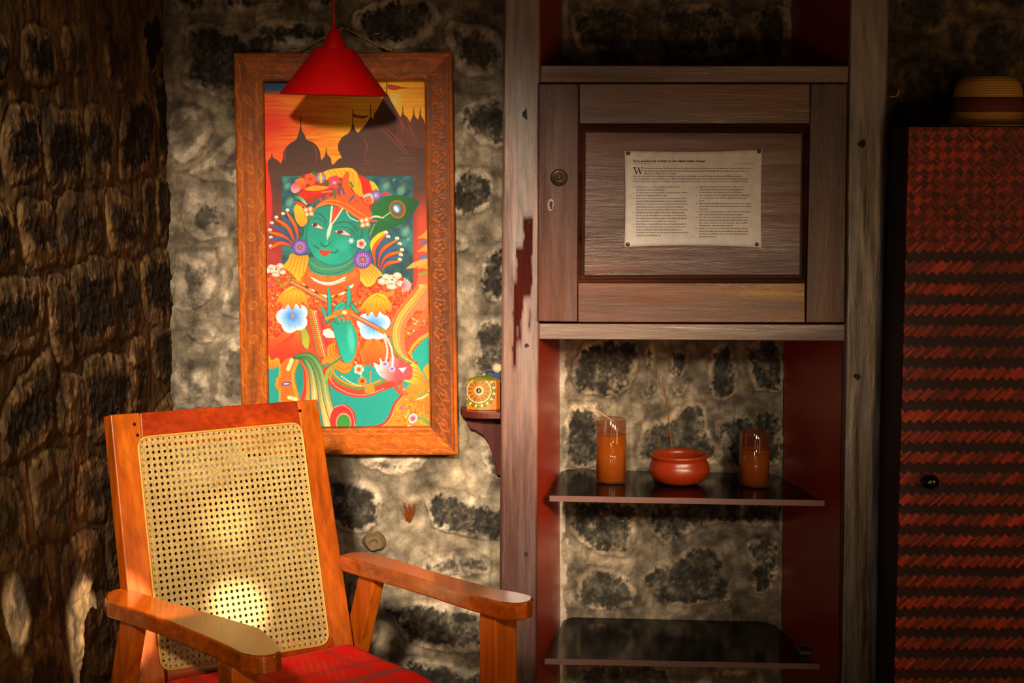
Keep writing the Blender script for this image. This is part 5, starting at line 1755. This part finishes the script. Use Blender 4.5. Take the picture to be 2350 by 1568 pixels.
def plaid(a, b):
    """woven check in metres"""
    c = np.zeros(a.shape + (3,)) + np.array([236, 24, 14])
    c = c * (1 + .12 * np.sin(a * 2600) * np.sin(b * 2600))[..., None]
    for v, cen, wd, colr, op in ((b, .035, .010, (150, 76, 66), .8), (b, .055, .003, (190, 120, 90), .7), (b, .13, .022, (214, 96, 50), .35), (b, .165, .006, (140, 70, 64), .7), (b, .24, .012, (140, 76, 70), .75), (b, .33, .02, (214, 96, 50), .35),
                                 (b, .40, .010, (110, 84, 84), .85), (a, -.15, .012, (150, 70, 60), .5), (a, -.05, .004, (200, 130, 90), .6), (a, .06, .022, (214, 96, 50), .35), (a, .12, .006, (150, 70, 60), .5), (a, .185, .01, (150, 70, 60), .5)):
        m_ = (np.clip((wd - np.abs(v - cen)) / .0015, 0, 1) * op)[..., None]
        if wd > .015:
            m_ = m_ * ((np.sin((a + b) * 1500) > 0) * .9 + .1)[..., None]
        c = c * (1 - m_) + np.array(colr) * m_
    return c


cu_top = []
aa = U_ * (hw - .012) * (1 - .0 * V_)
bb = .012 + V_ * .438
ed = np.minimum(1 - np.abs(U_), np.minimum(V_, 1 - V_) * 2)
rise = np.sqrt(np.clip(1 - (1 - np.clip(ed / .22, 0, 1)) ** 2, 0, 1))
zc = .385 + .028 + rise * .052 + .004 * fbm(aa / .08, bb / .08, 91, 3) + .010 * (V_ < .35) * 0
zl_ = .414 - rise * .028
top = np.stack([ox + aa * cp + bb * sp_, oy + aa * sp_ - bb * cp, zc], -1)
bot = np.stack([ox + aa * cp + bb * sp_, oy + aa * sp_ - bb * cp, zl_], -1)
fabric = Mat('plaid_cotton', .85, .2)
fabric.color(fabric.attr())
fabric.bump(fabric.noise(700, 2), .3, .0006)
cush = link_mesh('seat_cushion', grid_mesh('seat_cushion', top, plaid(aa, bb)), fabric.m, None, W(0, .22, .385), True)
tag(cush, 'red plaid cotton cushion lying on the armchair seat', 'cushion')
lower = link_mesh('cushion_underside', grid_mesh('cushion_underside', bot, plaid(aa, bb), flip=True), fabric.m, cush, None, True)
bm = bmesh.new()
edge_ = [W(a_, b_, .4145) for a_, b_ in [(-(hw - .012) + .01, .012), ((hw - .012) - .01, .012), (hw - .012, .022), (hw - .012, .44), (hw - .022, .45), (-(hw - .022), .45), (-(hw - .012), .44), (-(hw - .012), .022), (-(hw - .012) + .01, .012)]]
tubeb(bm, edge_, .004, 8)
from_bm('piping', bm, plain('red_piping', (176, 14, 10), .8, .2), cush, smooth=True)

# ------------------------------------------------------------------ corner shelf with its bits
cs_ = thing('corner_shelf', UY(1120, 950, 3.86), 'small dark red wooden corner shelf with a curved bracket beside the left cupboard post', 'shelf')
zsh = UY(1100, 947, 3.81).z
xr = UY(1149, 950, 3.81).x
xl = UY(1056, 950, 3.84).x
pts = [Vector((xr, WALL_Y - .004, zsh))]
for k_ in range(13):
    a = k_ / 12 * math.pi / 2
    pts.append(Vector((xr - (xr - xl) * math.cos(a) ** .6 if k_ < 12 else xr, (WALL_Y - .004) - .09 * math.sin(a) ** .6, zsh)))
slab('shelf_plate', pts, (0, 0, -.014), plain('dark_red_brown_varnish', (84, 30, 22), .3, .5), cs_, .002)
prof = [(1070, 961), (1150, 961), (1150, 1092), (1139, 1092), (1138, 1070), (1131, 1060), (1128, 1040), (1121, 1018), (1108, 1000), (1090, 988), (1079, 985), (1071, 974)]
slab('bracket', [UY(x, y, 3.868) for x, y in prof], (0, .018, 0), plain('dark_red_brown_bracket', (66, 22, 14), .6, .2), cs_, .002)

# spice tin with a painted mandala
TY = 3.838
def tin_col(px, py):
    c = np.zeros(px.shape + (3,)) + np.array([206, 104, 28])
    q = np.hypot(px - 1099, (py - 897) * 1.0)
    th = np.arctan2(py - 897, px - 1099)
    ol, cr_, dk = np.array([112, 104, 28]), np.array([214, 180, 120]), np.array([60, 52, 26])
    zig = 36 + 5 * np.abs(((th * 8 / math.pi) % 1) * 2 - 1)
    def put(m, v):
        nonlocal c
        m = np.clip(m, 0, 1)[..., None]
        c = c * (1 - m) + v * m
    put(zig - q, dk)
    put(zig - 1.6 - q, ol)
    put((np.abs(((th * 8 / math.pi) % 1) - .5) < .16) * (q > 32) * (q < 38), cr_)
    put(30.5 - q, dk); put(29.5 - q, cr_); put(27 - q, np.array([190, 100, 40]))
    put((np.abs(((th * 7 / math.pi) % 1) - .5) * 2 < .55 - np.abs(q - 20) / 12) * 1.0, dk)
    put((np.abs(((th * 7 / math.pi) % 1) - .5) * 2 < .34 - np.abs(q - 20) / 16) * 1.0, ol)
    put(11 - q, cr_); put(8.6 - q, np.array([150, 120, 80])); put(6 - q, np.array([30, 40, 40])); put(2.2 - q, np.array([200, 190, 170]))
    put((py - 939.5), np.array([110, 96, 30]))
    put((py < 872) * 1.0, ol)
    return c
tin = thing('spice_tin', UY(1105, 944, TY + .02), 'orange six-sided tin with a painted mandala and olive lid on the corner shelf', 'tin')
tin.location.z = zsh
zt0 = zsh + .0005
ztop = UY(1100, 874, TY).z
xs = [UY(x, 900, TY).x for x in (1071, 1097, 1139, 1149)]
plan = [(xs[0], TY + .014), (xs[1], TY), (xs[2], TY + .004), (xs[3] - .001, TY + .018), (xs[2] - .004, TY + .045), (xs[0] + .008, TY + .045)]
faces_P, faces_C = [], []
pp = []
for (x0, y0), (x1, y1) in zip(plan, plan[1:] + plan[:1]):
    n = max(4, int(math.hypot(x1 - x0, y1 - y0) / .0009))
    pp += [(x0 + (x1 - x0) * i / n, y0 + (y1 - y0) * i / n) for i in range(n)]
pp.append(pp[0])
zs = np.linspace(zt0, ztop, 80)
P = np.array([[(x, y, z) for x, y in pp] for z in zs])
qx, qy = to_px(P[..., 0], P[..., 1], P[..., 2])
tm = Mat('printed_tin', .4, .4); tm.color(tm.attr())
link_mesh('tin_body', grid_mesh('tin_body', P, tin_col(qx, qy)), tm.m, tin)
bm = bmesh.new()
olive = plain('olive_lid', (120, 112, 28), .4, .4)
ring = [bm.verts.new((x, y, ztop)) for x, y in plan]
rin = [bm.verts.new((x * .5 + (xs[0] + xs[2]) * .25, y * .5 + (TY + .022) * .5, ztop + .006 + .004 * math.sin(i * 2.1))) for i, (x, y) in enumerate(plan)]
cen = bm.verts.new(((xs[0] + xs[2]) / 2, TY + .022, ztop + .003))
for i in range(6):
    j = (i + 1) % 6
    bm.faces.new((ring[i], ring[j], rin[j], rin[i]))
    bm.faces.new((rin[i], rin[j], cen))
bmesh.ops.subdivide_edges(bm, edges=bm.edges, cuts=1)
from_bm('lid', bm, olive, tin, smooth=True)
# blue box and crumpled packet behind the tin, pale ball on the box
b0 = UY(1118, 872, 3.875)
bm = bmesh.new(); boxb(bm, (b0.x, 3.868 + .016, zsh), (xr - .001, WALL_Y - .001, UY(1130, 856, 3.88).z))
o = from_bm('blue_box', bm, plain('blue_card', (14, 44, 96), .5, .4), None, (b0.x, 3.885, zsh), bevel=.001)
tag(o, 'small dark blue box standing behind the mandala tin against the post', 'box')
bm = bmesh.new()
c = UY(1139, 851, 3.888)
bmesh.ops.create_icosphere(bm, subdivisions=3, radius=.011, matrix=Matrix.Translation(c + Vector((.002, 0, .0055))))
o = from_bm('pale_ball', bm, plain('cream_ball', (206, 186, 156), .6, .3), None, c, smooth=True)
tag(o, 'small cream ball resting on top of the dark blue box', 'ball')
bm = bmesh.new()
c = Vector((UY(1110, 866, 3.865).x, 3.882, (zsh + UY(1110, 858, 3.87).z) / 2))
bmesh.ops.create_icosphere(bm, subdivisions=3, radius=1, matrix=Matrix.Translation(c) @ Matrix.Diagonal((.010, .008, (UY(1110, 858, 3.87).z - zsh) / 2, 1)))
for v in bm.verts:
    q = v.co * 400
    v.co += Vector((math.sin(q.y + q.z), math.sin(q.x * 1.3), 0)) * .0012
o = from_bm('crumpled_packet', bm, plain('teal_wrapper', (120, 170, 140), .4, .5), None, (c.x, c.y, zsh))
tag(o, 'pale teal crumpled packet squeezed between the mandala tin and the blue box', 'packet')

# ------------------------------------------------------------------ wardrobe of woven bamboo
WY = 3.60
wl0, wl1 = UY(2084, 297, WY), UY(2055, 1568, WY)
wx = (wl0.x + wl1.x) / 2
wz = UY(2200, 291, WY).z
wd = thing('wardrobe', (wx + .3, WY + .14, 0), 'tall dark red wardrobe faced with woven bamboo matting', 'wardrobe')
wr = 1.45
bm = bmesh.new()
wx2 = wx
prism(bm, [(wx, WY + .010, 0), (wr, WY + .010, 0), (wr, WY + .010, wz), (wx, WY + .010, wz)], (0, .18, 0))
from_bm('body', bm, plain('near_black_stain', (20, 8, 5), .6, .3), wd, bevel=.002)
gx, gz = np.meshgrid(np.arange(wx, wr, .0019), np.r_[np.arange(.02, .25, .02), np.arange(.25, wz, .0019), [wz]])
qx, qy = to_px(gx, np.full_like(gx, WY), gz)
X_ = (gx - wx) * 1139
Z_ = (wz - gz) * 1139
wob = 3 * fbm(X_ / 60, Z_ / 60, 201, 3)
per = 49.5
tri = np.abs(((X_ / 21) % 1) * 2 - 1) * 9 - 4.5
ph_ = (Z_ + wob + tri - 12) / per
band = (np.sin(ph_ * math.tau) > -.05).astype(float)
topz = np.clip((300 - Z_ + 60 * fbm(X_ / 50, Z_ / 40, 205, 3)) / 60, 0, 1)
dia = ((np.floor((X_ + Z_) / 26) + np.floor((X_ - Z_) / 26)) % 2)
over = band * (1 - (topz > .5)) + dia * (topz > .5)
sa = (X_ + Z_ * 1.0 + wob) / 8.2
sb = (X_ - Z_ * 1.0 + wob) / 8.2
ia, ib = np.floor(sa), np.floor(sb)
ra = vnoise(ia + .001, np.floor(ph_ * 1.0) + .001, 211)
rb = vnoise(ib + .001, np.floor(Z_ / 40) + .001, 213)
ea = np.clip(np.minimum(sa % 1, 1 - sa % 1) * 5, 0, 1)
eb = np.clip(np.minimum(sb % 1, 1 - sb % 1) * 5, 0, 1)
ca = np.array([140, 42, 14]) * (.6 + .75 * ra)[..., None] + np.array([14, 12, 4]) * fbm(X_ / 5, Z_ / 5, 215, 2)[..., None]
cbk = np.array([46, 8, 4]) * (.6 + .6 * rb)[..., None]
cbk = cbk * (1 - (topz > .5)[..., None]) + np.array([104, 28, 10]) * (.5 + .8 * rb)[..., None] * (topz > .5)[..., None]
mixo = over[..., None]
colr = ca * (.45 + .55 * ea)[..., None] * mixo + cbk * (.5 + .5 * eb)[..., None] * (1 - mixo)
big = fbm(X_ / 120, Z_ / 120, 217, 3)
colr = colr * (1 + .35 * big)[..., None]
ht = .0011 * (ea * over + eb * (1 - over)) + .0006 * over
P = np.stack([gx, WY + .004 - ht, gz], -1)
wm = Mat('woven_bamboo', .5, .25); wm.color(wm.attr()); wm.bump(wm.noise(300, 3), .2, .0008)
mat_ = link_mesh('woven_front', grid_mesh('woven_front', P[::-1], colr[::-1]), wm.m, wd)
mo = mat_.modifiers.new('thickness', 'SOLIDIFY'); mo.thickness = .004; mo.offset = -1
bm = bmesh.new()
c = UY(2135, 1107, WY - .012)
bmesh.ops.create_uvsphere(bm, u_segments=32, v_segments=20, radius=1, matrix=Matrix.Translation(c) @ Matrix.Diagonal((.0185, .012, .0150, 1)))
tubeb(bm, [c, c + Vector((0, .016, 0))], .006, 16)
from_bm('door_knob', bm, M['black'], wd, smooth=True)

# straw hat on the wardrobe
hc = UY(2268, 288, WY + .13)
hat = thing('straw_hat', (hc.x, WY + .14, wz + .0005), 'straw sun hat with a brown band lying on top of the wardrobe', 'hat')
hs = (WY + .14) / F
H0 = Vector((hc.x, WY + .14, wz + .0005))
sm = Mat('straw_braid', .8, .2)
wv = sm.n('ShaderNodeTexWave', wave_type='BANDS', bands_direction='Z')
wv.inputs['Scale'].default_value = 90
wv.inputs['Distortion'].default_value = 1.0
sm.L(sm.coords(), wv.inputs['Vector'])
sm.color(sm.ramp(wv.outputs['Fac'], [(.2, (150, 104, 40)), (.6, (206, 152, 66))]))
sm.bump(wv.outputs['Fac'], .6, .0012)
prof = [(0, 116), (46, 115), (60, 110), (70, 98), (76, 82), (78, 60), (79, 40), (82, 20), (86, 8), (90, 3)]
lathe('crown', [(r_ * hs, h_ * hs) for r_, h_ in prof], H0, sm.m, hat, 64)
bm = bmesh.new()
latheb(bm, [(88 * hs, .0045), (110 * hs, .002), (135 * hs, .0015), (.128, .004), (.128, .0025), (135 * hs, 0), (110 * hs, .0005), (88 * hs, .002)], H0, 64, close=False)
from_bm('brim', bm, sm.m, hat, smooth=True)
bm = bmesh.new()
latheb(bm, [(80.5 * hs, 26 * hs), (79.5 * hs, 45 * hs), (78.5 * hs, 66 * hs), (77.5 * hs, 66 * hs), (78 * hs, 45 * hs), (79 * hs, 26 * hs)], H0, 64, close=False)
bnd = from_bm('hat_band', bm, plain('brown_braid_band', (98, 46, 22), .8, .2, bump=.4, bscale=300), hat, smooth=True)

# hook on the right post
bm = bmesh.new()
tubeb(bm, [UY(2034, 222, 3.84), UY(2050, 222, 3.84), UY(2057, 221, 3.84), UY(2061, 215, 3.84), UY(2062, 207, 3.84), UY(2062, 198, 3.84)], .0024, 10)
o = from_bm('coat_hook', bm, M['brass'], None, UY(2045, 222, 3.84), smooth=True)
tag(o, 'small bent brass hook screwed into the side of the right cupboard post', 'hook')

# pipe stub set in the mortar, and a tuft of dried twigs in a gap
c = UY(858, 1247, WALL_Y - .012)
bm = bmesh.new()
latheb(bm, [(0, -.004), (.006, -.002), (.010, .006), (.016, .009), (.020, .002), (.025, -.008), (.029, -.02)], c, 32, axis='Y', sy=.85)
for v in bm.verts:
    q = v.co * 160
    v.co += Vector((math.sin(q.z * 1.3), math.sin(q.x + q.z), math.cos(q.x * 1.7))) * .0016
cmat = plain('pale_cement_collar', (112, 92, 64), .9, .2, bump=.6)
o = from_bm('cement_stub', bm, cmat, None, c, smooth=True)
tag(o, 'round cement plug bulging from the stone wall above the right armrest', 'cement plug')
rn = random.Random(3)
bm = bmesh.new()
c = UY(938, 1178, WALL_Y - .008)
for k_ in range(26):
    a = c + Vector((rn.uniform(-.008, .006), rn.uniform(-.002, .004), rn.uniform(-.022, -.005)))
    b = c + Vector((rn.uniform(-.018, .016), rn.uniform(-.012, -.002), rn.uniform(.0, .028)))
    tubeb(bm, [a, a.lerp(b, .5) + Vector((rn.uniform(-.003, .003), -.002, 0)), b], .0013, 5, .0006)
o = from_bm('dried_twigs', bm, plain('rust_brown_twigs', (126, 58, 20), .9, .1), None, c)
tag(o, 'tuft of rust-brown dried twigs stuck in the mortar below the painting', 'twigs')
